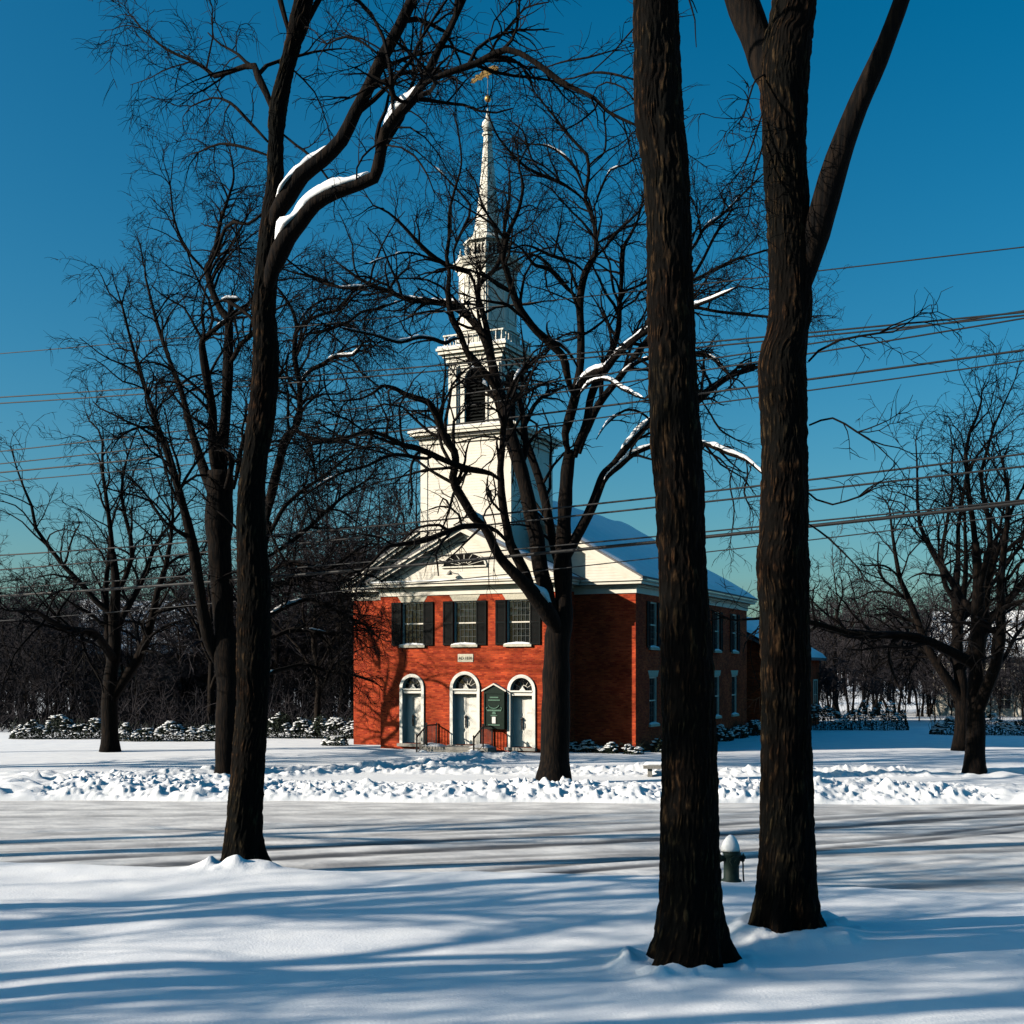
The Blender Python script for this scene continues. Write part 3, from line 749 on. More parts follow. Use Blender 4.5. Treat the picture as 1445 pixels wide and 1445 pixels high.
# landing and steps
g = MB(); g.box(-1.75, 1.75, PV - 1.15, PV - .23, -.3, .46); st1 = g.build('landing', M['stone'], church)
g = MB(); g.box(-1.55, 1.55, PV - 1.50, PV - 1.153, -.3, .34); g.box(-1.55, 1.55, PV - 1.86, PV - 1.503, -.3, .22); g.build('step', M['stone'], church)
for x0, x1, y0, y1, z in ((-1.7, -.75, PV - 1.1, PV - .3, .464), (.75, 1.7, PV - 1.1, PV - .26, .464), (.9, 1.5, PV - 1.48, PV - 1.16, .344), (-1.5, -1.0, PV - 1.82, PV - 1.52, .224)):
    nx = 12; GXc, GYc = np.meshgrid(np.linspace(x0, x1, nx), np.linspace(y0, y1, nx))
    ed = np.minimum(np.minimum(GXc - x0, x1 - GXc), np.minimum(GYc - y0, y1 - GYc))
    ZZ = z + .12 * sstep(-.02, .25, ed + .1 * fbm(GXc * 3, GYc * 3, 6, 2)) * (1 + fbm(GXc * 2, GYc * 2, 7, 3))
    g = MB(); a = (np.arange(nx - 1)[:, None] * nx + np.arange(nx - 1)[None]).reshape(-1)
    g.quads(np.stack([GXc, GYc, ZZ], -1).reshape(-1, 3), np.stack([a, a + 1, a + nx + 1, a + nx], -1)); g.build('snow', M['snow'], st1, True)

# two iron hand rails beside the steps
def handrail(u, label):
    h = thing('iron_handrail', label, 'railing', (*church_xy(u, PV), 0), -TH, 'handrails at the church steps')
    P_top = [(0, -.05, 1.42), (0, -1.02, 1.42), (0, -1.95, .92)]
    g = MB(); g.tube([P_top[0], P_top[1], P_top[2]], .038, 8); g.tube([(0, -.05, .56), (0, -1.02, .56), (0, -1.95, .18)], .018, 6)
    g.build('top_rail', M['iron'], h)
    for y, z0, z1 in ((-.07, .42, 1.42), (-1.02, .42, 1.46), (-1.95, .0, .98)):
        g = MB(); g.tube([(0, y, z0 - .05), (0, y, z1)], .036, 8); g.lathe([(.02, z1), (.045, z1 + .03), (.045, z1 + .06), (.01, z1 + .10)], 0, y, 8); g.build('post', M['iron'], h)
    g = MB()
    for y in np.arange(-.20, -1.92, -.125):
        if abs(y + 1.02) < .05: continue
        k = 0 if y > -1.02 else (-1.02 - y) / .93
        g.tube([(0, y, .56 - .38 * k), (0, y, 1.41 - .50 * k)], .016, 5)
    g.build('baluster', M['iron'], h)
handrail(-1.46, 'black iron handrail on the west side of the steps, nearer the white corner door')
handrail(1.46, 'black iron handrail on the steps in front of the green notice board')

# notice board between middle and right door
nb = thing('notice_board', 'dark green peaked notice board with a white paper on the brick between two doors', 'sign', (*church_xy(1.62, PV), 0), -TH)
bw = .52
g = MB(); g.prism([(-bw, 1.28), (bw, 1.28), (bw, 3.02), (0, 3.30), (-bw, 3.02)], 'y', -.20, -.015); g.build('case', M['board'], nb)
g = MB()
for sgn in (-1, 1):
    g.prism([(sgn * (bw + .10), 2.99), (sgn * (bw + .10), 3.06), (0, 3.385), (0, 3.31)], 'y', -.27, -.012)
rf = g.build('hood', M['white'], nb)
g = MB()
for a, b, c_, d in ((-bw, -bw + .07, 1.28, 2.98), (bw - .07, bw, 1.28, 2.98), (-bw + .07, bw - .07, 1.28, 1.36), (-bw + .07, bw - .07, 2.90, 2.98)): g.box(a, b, -.235, -.203, c_, d)
g.build('rim', M['board'], nb)
g = MB(); g.tube([(.27 * math.cos(t_), -.215, 2.42 - .20 * math.sin(t_)) for t_ in np.linspace(.25, PI - .25, 14)], .026, 5)
g.box(-.36, .36, -.222, -.203, 2.10, 2.17); g.tube([(-.36, -.215, 2.14), (-.40, -.215, 2.24), (-.33, -.215, 2.28)], .022, 5); g.tube([(.36, -.215, 2.14), (.40, -.215, 2.24), (.33, -.215, 2.28)], .022, 5)
g.prism([(-.10, 1.96), (.10, 1.96), (.07, 2.08), (-.07, 2.08)], 'y', -.222, -.203); g.box(-.17, .17, -.222, -.203, 1.88, 1.92); g.box(-.30, .30, -.222, -.203, 1.44, 1.49); g.box(-.22, .22, -.222, -.203, 2.70, 2.76); g.box(-.30, .30, -.222, -.203, 2.58, 2.63)
g.build('lettering', M['board_mark'], nb)
g = MB(); g.box(-.10, .08, -.225, -.206, 1.54, 1.84); g.build('paper_notice', M['paper'], nb)

# ------------------------------------------------------------------ rear wing and far house
def simple_house(name, label, cat, x, y, rz, w_, d_, ze, zr, wallm, roofm, wins, snow=True, chimney=True, z0=0):
    """gabled house, ridge along local x; windows given as (side, pos, z, half width, half height)"""
    h = thing(name, label, cat, (x, y, z0), rz)
    g = MB(); hw_, hd = w_ / 2, d_ / 2
    g.prism([(-hd, -1), (hd, -1), (hd, ze), (0, zr - .12), (-hd, ze)], 'x', -hw_, hw_); g.build('wall', wallm, h)
    g = MB(); sl = (zr - ze) / hd; e = .45
    g.prism([(-hd - e, ze - e * sl), (0, zr), (hd + e, ze - e * sl), (hd + e, ze - e * sl + .16), (0, zr + .16), (-hd - e, ze - e * sl + .16)], 'x', -hw_ - .4, hw_ + .4)
    rf_ = g.build('roof', roofm, h)
    if snow:
        mb = MB()
        for sgn in (-1, 1):
            nx, ny = 18, 24
            A2, B2 = np.meshgrid(np.linspace(0, hd + e - .03, nx), np.linspace(-hw_ - .36, hw_ + .36, ny))
            t_ = .2 * (.8 + fbm(A2 * .6, B2 * .6, 5, 3)) * sstep(0, .3, hd + e - A2)
            V = np.stack([B2, sgn * A2, zr + .165 - A2 * sl + t_], -1).reshape(-1, 3)
            a = (np.arange(ny - 1)[:, None] * nx + np.arange(nx - 1)[None]).reshape(-1)
            mb.quads(V, np.stack([a, a + 1, a + nx + 1, a + nx], -1))
        mb.build('snow', M['snow'], rf_, True)
    if chimney:
        g = MB(); g.box(hw_ * .4, hw_ * .4 + .9, -.35, .35, zr - .6, zr + 1.2); g.box(hw_ * .4 - .06, hw_ * .4 + .96, -.41, .41, zr + 1.2, zr + 1.36); g.build('chimney', M['brick'], rf_)
    for side, p, z, a, b in wins:
        g = MB(); f_ = MB(); s_ = .09
        def place(mb, x0, x1, y0, y1, za, zb):
            if side == 'f': mb.box(x0, x1, -hd - y1, -hd - y0, za, zb)
            elif side == 'r': mb.box(hw_ + y0, hw_ + y1, x0, x1, za, zb)
            else: mb.box(-hw_ - y1, -hw_ - y0, x0, x1, za, zb)
        for q in ((p - a - s_, p - a, z - b - s_, z + b + s_), (p + a, p + a + s_, z - b - s_, z + b + s_), (p - a, p + a, z + b, z + b + s_), (p - a, p + a, z - b - s_, z - b)): place(f_, q[0], q[1], .003, .06, q[2], q[3])
        place(f_, p - a, p + a, .012, .045, z - .025, z + .025); place(f_, p - .02, p + .02, .012, .041, z - b, z + b)
        wn = f_.build('window', M['white'], h); place(g, p - a, p + a, .002, .010, z - b, z + b); g.build('pane', M['glass'], wn)
    return h
xa, ya = church_xy(5.2, 27.5)
simple_house('parish_hall', 'low dark brick hall with a snowy roof behind the church', 'building', float(xa), float(ya), R(90) - TH, 12, 7.6, 4.9, 7.2, M['brick'], M['slate'],
             [('f', x, 2.3, .55, .95) for x in (-4.6, -1.6, 1.6, 4.6)], chimney=False)
xa, ya = at(236, 1000, 96)[:2]
simple_house('clapboard_house', 'cream clapboard house with a snowy roof beyond the elms', 'house', float(xa), float(ya), R(14), 12, 8, 5.4, 9.0, M['house_wall'], M['slate'],
             [('f', x, z, .5, .8) for x in (-4.2, -1.4, 1.4, 4.2) for z in (1.7, 4.2)] + [('r', y_, z, .5, .8) for y_ in (-2, 2) for z in (1.7, 4.2)])
xa, ya = at(1420, 1000, 104)[:2]
simple_house('clapboard_cottage', 'white clapboard cottage with a snowy roof right of the church', 'house', float(xa), float(ya), R(-24), 11, 8, 5.2, 8.6, M['clapboard'], M['slate'],
             [('f', x, z, .5, .75) for x in (-3.6, 0, 3.6) for z in (1.6, 4.1)] + [('l', y_, z, .5, .75) for y_ in (-2, 2) for z in (1.6, 4.1)])
# ------------------------------------------------------------------ trees
def smooth_path(P, step):
    """Catmull-Rom through P (n x 4: xyz + radius), resampled at about `step`"""
    P = np.asarray(P, float)
    if len(P) < 3:
        n = max(2, int(np.linalg.norm(P[-1, :3] - P[0, :3]) / step)); t = np.linspace(0, 1, n + 1)[:, None]
        return P[0] * (1 - t) + P[-1] * t
    Q = np.vstack([2 * P[0] - P[1], P, 2 * P[-1] - P[-2]]); out = []
    for k in range(1, len(Q) - 2):
        a, b, c, d = Q[k - 1], Q[k], Q[k + 1], Q[k + 2]
        n = max(1, int(round(np.linalg.norm(c[:3] - b[:3]) / step)))
        t = (np.arange(n) / n)[:, None]
        out.append(.5 * (2 * b + (c - a) * t + (2 * a - 5 * b + 4 * c - d) * t ** 2 + (3 * b - a - 3 * c + d) * t ** 3))
    out.append(P[-1:]); r = np.concatenate(out); r[:, 3] = np.maximum(r[:, 3], .006)
    return r

def unit(v): return v / (np.linalg.norm(v) + 1e-9)

DENS = 1.6
class Grower:
    def __init__(self, seed, droop=.10, rmin=.009, wander=.18):
        self.r = np.random.RandomState(seed); self.mb = MB(); self.droop = droop; self.rmin = rmin; self.w = wander; self.count = 0
    def side(self, t, ang, up=.25):
        u = np.cross(t, (0, 0, 1.0)); u = unit(u) if np.linalg.norm(u) > .05 else np.array([1.0, 0, 0])
        v = np.cross(t, u); ph = self.r.uniform(0, 2 * PI)
        return unit(t * math.cos(ang) + (u * math.cos(ph) + v * math.sin(ph)) * math.sin(ang) + np.array([0, 0, up * .4]))
    def branch(self, p, d, r, L, level, n=None):
        if r < self.rmin: r = self.rmin
        n = n or (6 if L > .9 else 4)
        P = [p]; pos = p.copy(); d = unit(d); seg = L / n; bend = self.r.normal(0, self.w, 3)
        for k in range(n):
            d = unit(d + bend * .55 + self.r.normal(0, self.w, 3) + np.array([0, 0, -self.droop * (k / n) * (2.2 if level <= 1 else .8)]))
            if k == n // 2: bend = self.r.normal(0, self.w, 3)
            pos = pos + d * seg; P.append(pos)
        P = np.array(P); rr = np.linspace(r, max(r * .34, self.rmin * .42), n + 1)
        self.mb.tube(P, rr, 4 if r > .03 else 3, cap=False); self.count += 1
        return P, rr
    def sprout(self, P, rr, level, dens, lf=1.0, t0=.15):
        """children along a branch"""
        if level < 0: return
        seg = np.linalg.norm(np.diff(P, axis=0), axis=1); cum = np.concatenate([[0], np.cumsum(seg)]); tot = cum[-1]
        m = max(1, int(tot * dens * DENS * (.85 if level > 0 else 1.5) + self.r.rand()))
        for _ in range(m):
            s = tot * (t0 + (1 - t0) * self.r.rand() ** .8)
            k = min(len(seg) - 1, int(np.searchsorted(cum, s) - 1)); k = max(k, 0); f = (s - cum[k]) / (seg[k] + 1e-9)
            p = P[k] + (P[k + 1] - P[k]) * f; r_ = rr[k] * (1 - f) + rr[k + 1] * f; t = unit(P[k + 1] - P[k])
            d = self.side(t, self.r.uniform(.5, 1.15))
            r2 = min(r_ * self.r.uniform(.45, .7), .06)
            L = ((0.75 + 30 * r2) if level > 0 else (0.40 + 20 * r2)) * self.r.uniform(.45, 1.4) * lf
            C = self.branch(p, d, r2, L, level); self.sprout(C[0], C[1], level - 1, dens * 1.35, lf, .2)
    def tips(self, P, rr, level, dens, lf=1.0):
        """a forked spray at the end of a limb"""
        t = unit(P[-1] - P[-2])
        for _ in range(3):
            C = self.branch(P[-1], self.side(t, self.r.uniform(.1, .6)), rr[-1] * .9, 1.3 * lf * self.r.uniform(.7, 1.3), level)
            self.sprout(C[0], C[1], level - 1, dens * 1.2, lf)

def limb_mesh(mb, S, sides):
    """a limb with slightly lumpy bark"""
    P = S[:, :3]; rad = S[:, 3] * (1 + .10 * np.array([vnoise(k * .45, S[0, 0] * 3, 3) - .5 for k in range(len(S))]) * 2)
    mb.tube(P, rad, sides)

def snow_on(out, S, seed, cover=.5, thick=1.0, zmax=.80, step=.10):
    """snow lying along the upper side of a limb, in broken crumbly runs, each run a mesh"""
    seg = np.linalg.norm(np.diff(S[:, :3], axis=0), axis=1); cum = np.concatenate([[0], np.cumsum(seg)])
    s = np.arange(0, cum[-1], step)
    if len(s) < 6: return 0
    S = np.stack([np.interp(s, cum, S[:, c]) for c in range(4)], 1)
    T = np.gradient(S[:, :3], axis=0); T /= np.linalg.norm(T, axis=1, keepdims=True) + 1e-9
    one = np.ones(len(S))
    nz = .6 * vnoise(s * .62 + seed * 3.1, one * seed * 1.7, 77) + .4 * vnoise(s * 2.3 + seed, one * seed * .7, 78)
    ok = (np.abs(T[:, 2]) < zmax) & (nz > 1 - cover); ok[:2] = False
    i = 0; made = 0
    ang = np.linspace(0, PI, 8)
    while i < len(S):
        if not ok[i]: i += 1; continue
        j = i
        while j + 1 < len(S) and ok[j + 1]: j += 1
        m = j - i + 1
        if m >= 4:
            g = S[i:j + 1]; tt = T[i:j + 1]; ss = s[i:j + 1]
            up = np.array([0, 0, 1.0]) - tt * tt[:, 2:3]; up /= np.linalg.norm(up, axis=1, keepdims=True) + 1e-9
            side = np.cross(tt, up)
            q = np.arange(m); prof = np.clip(np.minimum(q, q[::-1]) / min(4.0, m / 2.2) + .06, 0, 1) ** .7
            r = g[:, 3]
            h = (.30 * r + .045 * thick) * prof * (.35 + 1.2 * vnoise(ss * 3.1, one[:m] * seed, 5))
            wd = r * (.62 + .5 * vnoise(ss * 4.3 + 9, one[:m] * seed, 6)) * (.2 + .8 * prof)
            rings = []
            base = g[:, :3] + up * (r * .45)[:, None] + side * (r * .35 * (vnoise(ss * 1.7, one[:m] * seed, 7) - .5))[:, None]
            for k in range(m):
                w_ = 1 + .5 * (vnoise(ss[k] * 7 + ang * 0, ang * 2.2 + seed, 8) - .5)
                rings.append(base[k] + side[k] * (wd[k] * np.cos(ang) * w_)[:, None] + up[k] * ((h[k] * w_ + r[k] * .5) * np.sin(ang))[:, None])
            mb = MB(); mb.loft(rings); out.append(mb); made += 1
        i = j + 1
    return made

def px_path(pts, d0, d1, step=.25, kink=0.0, seed=0):
    n = len(pts); out = []
    for k, (x, y, wpx) in enumerate(pts):
        d = d0 + (d1 - d0) * k / max(1, n - 1)
        p = at(x, y, d); out.append([*p, wpx * .5 / F * d])
    return smooth_path(out, step)

class Elm:
    """root empty > trunk, limbs (> snow), crown of twigs"""
    def __init__(self, label, base, seed, name='elm_tree', droop=.12, rmin=.0068, twig=None, group=None, bark='bark', z=None):
        self.root = thing(name, label, 'tree', (float(base[0]), float(base[1]), gz(base[0], base[1]) if z is None else z), 0, group)
        self.loc = np.array(self.root.location); self.G = Grower(seed, droop, rmin); self.seed = seed; self.m = M[bark]; self.k = 0
        self.twig = M[twig or 'twig']
    def limb(self, pts, d0, d1, dens=1.6, level=2, snow=0.0, thick=1.0, lf=1.0, sides=8, sprout=True, tip=True, t0=.15, name='limb', keep=True):
        S = px_path(pts, d0, d1); self.k += 1; dens = dens * (1.08 if self.seed in (29, 31) else 1.0)
        k_ = min(5, len(S)); S[:k_, 3] *= np.linspace(.45, 1, k_)
        if keep:
            mb = MB(); limb_mesh(mb, S, sides); o = mb.build(name, self.m, self.root, True, self.loc)
        else: limb_mesh(self.G.mb, S, 6)
        if snow > 0 and keep:
            runs = []
            snow_on(runs, S, self.seed + self.k * 7, snow, thick)
            for sb in runs:
                s = sb.build('snow', M['branch_snow'], o, True, self.loc); s.location = (0, 0, 0)
        if sprout: self.G.sprout(S[:, :3], S[:, 3], level, dens, lf, t0)
        if tip: self.G.tips(S[:, :3], S[:, 3], level, dens, lf)
        if keep: o.location = (0, 0, 0)
        return S
    def trunk(self, S, sides=14):
        mb = MB(); limb_mesh(mb, S, sides); o = mb.build('trunk', self.m, self.root, True, self.loc); o.location = (0, 0, 0); return o
    def finish(self):
        o = self.G.mb.build('crown', self.twig, self.root, False, self.loc); o.location = (0, 0, 0)

def bark_trunk(E, rows, d, seed, lean=0.0, sides=230, dz=.04, amp=.031, flare=.5, zbase=None):
    """near trunk: measured left and right edges, furrowed bark as real relief, root flare with lobes"""
    P = []
    for y, xl, xr in rows:
        p = at((xl + xr) / 2, y, d + lean * (1368 - y) / 1000); P.append([*p, (xr - xl) * .5 / F * p[1]])
    P = np.array(P); P[0, 2] = min(P[0, 2], -.15)
    S = smooth_path(P, dz); m = len(S)
    T = np.gradient(S[:, :3], axis=0); T /= np.linalg.norm(T, axis=1, keepdims=True)
    X = np.tile(np.array([1.0, 0, 0]), (m, 1)); X -= T * (X * T).sum(1, keepdims=True); X /= np.linalg.norm(X, axis=1, keepdims=True); Yv = np.cross(T, X)
    th = np.linspace(0, 2 * PI, sides, endpoint=False) + PI / 2
    Z = S[:, 2][:, None]; rad = S[:, 3][:, None]; TH_ = (th - PI / 2)[None, :]
    arc = TH_ * rad
    warp = .10 * fbm(arc * 6, Z * 5 + 0 * arc, seed, 3)
    rid = np.abs(2 * vnoise((arc + warp) * 29, Z * 4.0 + 0 * arc, seed + 1) - 1)
    rid2 = np.abs(2 * vnoise((arc + warp) * 50, Z * 10 + 0 * arc, seed + 2) - 1)
    fine = fbm(arc * 30, Z * 14 + 0 * arc, seed + 3, 3)
    low = fbm(np.cos(TH_) * 1.2 + seed + 0 * Z, Z * .5 + np.sin(TH_) * 1.2, seed + 4, 3)
    disp = amp * (1.0 * (rid - .5) + .45 * (rid2 - .5) + .5 * fine) + .09 * low * rad / .4
    hgt = np.clip(Z - (zbase or 0), 0, 9)
    lobes = .42 + .62 * np.sin(TH_ * 5 + seed + 1.2 * np.sin(TH_ * 2 + seed)) + .3 * np.sin(TH_ * 3 + seed * 2)
    disp = disp + flare * rad * np.exp(-hgt / .38) * lobes * .95
    RR = rad + disp
    V = S[:, None, :3] + RR[..., None] * (np.cos(th)[None, :, None] * X[:, None] + np.sin(th)[None, :, None] * Yv[:, None])
    mb = MB(); i = mb.add(V.reshape(-1, 3))
    A = (np.arange(m - 1)[:, None] * sides + np.arange(sides)[None, :]); B = (np.arange(m - 1)[:, None] * sides + (np.arange(sides)[None, :] + 1) % sides)
    mb.q.append(np.stack([A, B, B + sides, A + sides], -1).reshape(-1, 4)); mb.ng.append([(m - 1) * sides + k for k in range(sides)])
    o = mb.build('trunk', M['bark_near'], E.root, True, E.loc); o.location = (0, 0, 0)
    fur = np.clip(.5 + 1.0 * (rid - .5) + .55 * (rid2 - .5) + .9 * fine, 0, 1)
    a_ = o.data.attributes.new('crest', 'FLOAT', 'POINT'); a_.data.foreach_set('value', fur.reshape(-1).astype(np.float32))
    return S

# ---- A: great trunk right of the middle
EA = Elm('huge dark elm trunk standing nearest in the foreground, between the church front and the hydrant', TREE_A, 11)
SA = bark_trunk(EA, [(1395, 926, 1030), (1372, 926, 1026), (1320, 929, 1020), (1250, 932, 1016), (1080, 933, 1011), (930, 932, 1005), (800, 928, 996), (690, 924, 992), (613, 918, 988), (470, 915, 981),
     (425, 913, 978.5), (285, 910, 974), (225, 905, 971), (170, 897, 964), (105, 896, 960), (28, 895, 958), (-60, 893, 953), (-220, 892, 944)], 16.7, 3)
for pts in ([(918, -190, 44), (880, -330, 34), (850, -480, 26), (800, -640, 16)], [(920, -200, 46), (960, -340, 36), (990, -520, 26), (1010, -700, 14)], [(930, -120, 24), (1010, -230, 18), (1100, -300, 13), (1200, -340, 8)],
            [(905, -150, 22), (820, -230, 16), (740, -270, 11), (640, -300, 6)]):
    EA.limb(pts, 16.7, 17.5 + rng.uniform(-1.5, 2.0), dens=1.1, level=1, lf=1.2)
EA.finish()

# ---- B: trunk at the right edge with a heavy limb turning right and a fork at the top
EB = Elm('massive elm with a heavy limb and deep snow mound at its foot, beside the hydrant', TREE_B, 13)
SB = bark_trunk(EB, [(1352, 1060, 1168), (1318, 1066, 1161), (1280, 1068, 1155), (1200, 1071, 1150), (1100, 1073, 1145), (960, 1074, 1143.5), (850, 1070, 1142), (790, 1067, 1141), (740, 1072, 1140), (620, 1075, 1140),
     (560, 1072, 1139), (510, 1070, 1139), (470, 1080, 1142), (420, 1084, 1147), (320, 1083, 1144), (225, 1079, 1138), (170, 1077, 1138), (113, 1075, 1142), (60, 1080, 1146), (28, 1088, 1150), (-80, 1100, 1158), (-240, 1108, 1160)], 18.5, 7, flare=.55)
EB.limb([(1120, 440, 44), (1138, 385, 42), (1152, 330, 40), (1166, 280, 38), (1182, 225, 36), (1210, 150, 30), (1250, 60, 26), (1290, -60, 20), (1310, -200, 12)], 18.5, 17.6, dens=.7, level=2, snow=.35, sides=20, t0=.6, lf=1.2)
EB.limb([(1108, 170, 52), (1090, 115, 48), (1072, 65, 46), (1050, 10, 44), (1020, -70, 38), (980, -190, 28), (950, -330, 16)], 18.5, 19.4, dens=1.3, level=1, sides=20, t0=.4, lf=1.1)
EB.limb([(1130, -200, 46), (1150, -330, 34), (1165, -480, 22), (1170, -640, 10)], 18.5, 19.0, dens=1.1, level=1, lf=1.2)
for pts in ([(1078, 105, 6), (1066, 113, 4), (1058, 135, 3), (1049, 165, 2)], [(1079, 150, 5), (1066, 190, 3.5), (1055, 220, 2.5), (1044, 172 + 70, 1.6)], [(1080, 190, 5), (1071, 225, 3.5), (1062, 255, 2.5), (1056, 300, 1.6)]):
    EB.limb(pts, 18.4, 17.8, dens=3.0, level=1, lf=.7, keep=False, sides=5)
for pts in ([(1142, 600, 6), (1175, 590, 4), (1210, 610, 3)], [(1140, 695, 6), (1152, 705, 5), (1175, 712, 4), (1215, 700, 3)], [(1141, 510, 7), (1155, 495, 6), (1185, 480, 5), (1240, 470, 3)], [(1142, 740, 5), (1170, 760, 4), (1210, 800, 2)]):
    EB.limb(pts, 18.5, 18.0, dens=2.0, level=1, lf=.8, keep=False, sides=5)
EB.finish()

# ---- C: tall leaning tree on the left with two snow-laden limbs
EC = Elm('tall leaning elm with two snow-laden limbs arching across the sky, at the left lawn edge', TREE_C, 17)
SC = bark_trunk(EC, [(1250, 310, 374), (1225, 314, 371), (1175, 318, 369), (1080, 326, 373), (1000, 334, 377.5), (930, 335, 382), (840, 336, 382), (800, 336, 381), (740, 334, 375), (690, 336.5, 374), (640, 343, 378), (600, 348, 386),
     (560, 352.5, 390), (500, 357, 393), (440, 356.5, 389), (390, 360, 392), (350, 363, 397), (300, 369, 400), (260, 376, 401), (200, 378, 401), (150, 381, 406), (100, 393, 415), (60, 403, 426), (28, 409, 437), (-40, 425, 448), (-160, 446, 462), (-260, 452, 460)],
     25.0, 9, sides=150, dz=.05, amp=.030, flare=.5)
EC.limb([(381, 352, 12), (385, 322, 20), (391, 300, 25), (404, 279, 26), (426, 247, 24), (454, 225.5, 22), (482, 197.5, 20), (500.5, 160, 18), (522, 119.7, 18), (541, 79, 18), (563, 39, 16), (590, -20, 14), (625, -110, 11), (650, -220, 7)], 25, 23.5, dens=1.5, level=2, snow=.62, thick=.9, sides=14, t0=.25)
EC.limb([(374, 440, 12), (378, 408, 20), (384, 382, 25), (394, 357, 27), (405, 335, 26), (422.6, 314, 23), (444, 288, 21), (472, 272, 19), (507, 260, 18), (528, 250.5, 18), (536, 222, 16), (544, 185, 16), (560, 163, 15), (581.5, 141.5, 14), (597, 116.5, 13),
         (612.6, 82, 11), (631, 48, 10), (640.6, 28, 9), (662, -20, 8), (690, -100, 5)], 25, 22.8, dens=1.4, level=2, snow=.92, thick=2.2, sides=14, t0=.3)
EC.limb([(590, 126, 10), (609, 113, 11), (637.5, 101, 10), (675, 88.5, 10), (700, 74.5, 9.5), (715, 70, 9), (732.5, 74.5, 8.5), (760.5, 91.6, 8), (788.5, 113.4, 8), (813, 126, 7), (838, 138, 6), (857, 157, 5), (888, 172.6, 4.2), (905, 180, 3)], 23.0, 21.6, dens=2.3, level=1, snow=.4, sides=9, t0=.1)
EC.limb([(768, 96, 4.5), (785, 90, 4), (800, 86, 4), (830, 81, 3), (862, 72, 2)], 22.2, 21.5, dens=2, level=1, sides=6, lf=.7)
EC.limb([(788, 113, 5), (810, 110, 4.5), (835, 102.5, 4), (863, 104, 3.5), (894, 112, 2.6)], 22.0, 21.0, dens=2, level=1, sides=6, lf=.7)
EC.limb([(835, 102, 4), (850, 88, 3.5), (866, 73, 3), (882, 54, 2.6), (905, 28, 2)], 21.6, 21.2, dens=2, level=1, sides=6, lf=.7)
EC.limb([(836, 137, 4), (843, 122, 3.2), (856, 116, 3), (880, 124, 2.4), (895, 142, 1.8)], 21.9, 21.2, dens=2.5, level=0, sides=6, lf=.7)
EC.limb([(388, 165, 13), (376, 132, 13), (365, 110, 11), (359, 93, 9), (345, 94, 8), (320, 103, 6.5), (303, 108, 6), (290, 97, 5.5), (270, 85, 5), (235, 70, 3.5), (200, 40, 2.5)], 25, 26, dens=2.0, level=2, sides=10, t0=.2)
EC.limb([(576, 144, 9), (566, 143, 10), (556, 137, 12), (552, 124, 11), (548, 121, 5)], 23.4, 23.2, dens=1.2, level=1, snow=.9, sides=8, lf=.6)
EC.limb([(558, 141, 8), (545, 127, 6), (533, 116, 5), (512, 128, 4), (495, 138, 2.6)], 23.3, 23.6, dens=2.4, level=1, sides=7, lf=.7)
EC.limb([(503, 258, 5.5), (503.6, 237, 5), (512, 221, 4.5), (522, 211, 4), (534, 202, 3), (548, 196, 2)], 24.0, 23.6, dens=2.5, level=1, sides=6, lf=.6)
EC.limb([(400, 190, 6), (418, 205, 5), (440, 222, 3.5), (470, 262, 3)], 25, 24.3, dens=2, level=1, sides=6, lf=.6)
EC.limb([(546, 205, 5), (566, 208, 4.2), (585, 220, 3.6), (602, 245, 2.6), (612, 270, 1.6)], 23.5, 23, dens=2.2, level=1, sides=6, lf=.8)
EC.limb([(404, 365, 5), (420, 378, 4.2), (448, 396, 4), (476, 405, 3.6), (505, 408, 2.6)], 25, 24.6, dens=2, level=1, sides=6, lf=.7)
EC.limb([(620, 70, 5), (604, 46, 4), (600, 20, 3), (612, -10, 2)], 23, 23.5, dens=2.5, level=1, sides=6)
EC.limb([(540, 82, 6), (512, 60, 4.6), (488, 52, 3.6), (462, 62, 2.4)], 23.8, 24.4, dens=2.6, level=1, sides=6)
EC.limb([(700, 76, 5), (690, 55, 4), (697, 30, 3), (720, 5, 2)], 22.4, 22.6, dens=2.5, level=1, sides=6)
EC.limb([(368, 470, 8), (352, 446, 6), (330, 430, 5), (312, 424, 3.6), (290, 440, 2.4)], 25, 25.8, dens=2, level=1, sides=6, lf=.7)
EC.limb([(372, 300, 8), (350, 316, 6), (330, 313, 5.5), (318, 322, 5), (308, 350, 4.4), (296, 375, 3.6), (282, 395, 2.5)], 25, 26.2, dens=2.2, level=1, snow=.3, sides=7, lf=.8)
EC.limb([(378, 200, 7), (352, 172, 5), (325, 145, 4), (300, 138, 3), (270, 150, 2)], 25, 26, dens=2.0, level=1, sides=6, lf=.9)
EC.limb([(380, 220, 6), (345, 208, 4.6), (310, 203, 3.6), (280, 215, 2.4)], 25, 26, dens=2.0, level=1, sides=6, lf=.8)
EC.limb([(430, 40, 12), (455, -10, 10), (500, -80, 7), (540, -170, 4)], 25, 25.4, dens=1.4, level=1, sides=8)
EC.limb([(412, 60, 10), (398, 10, 9), (380, -60, 7), (350, -150, 4)], 25, 25.4, dens=1.8, level=1, sides=8)
EC.finish()

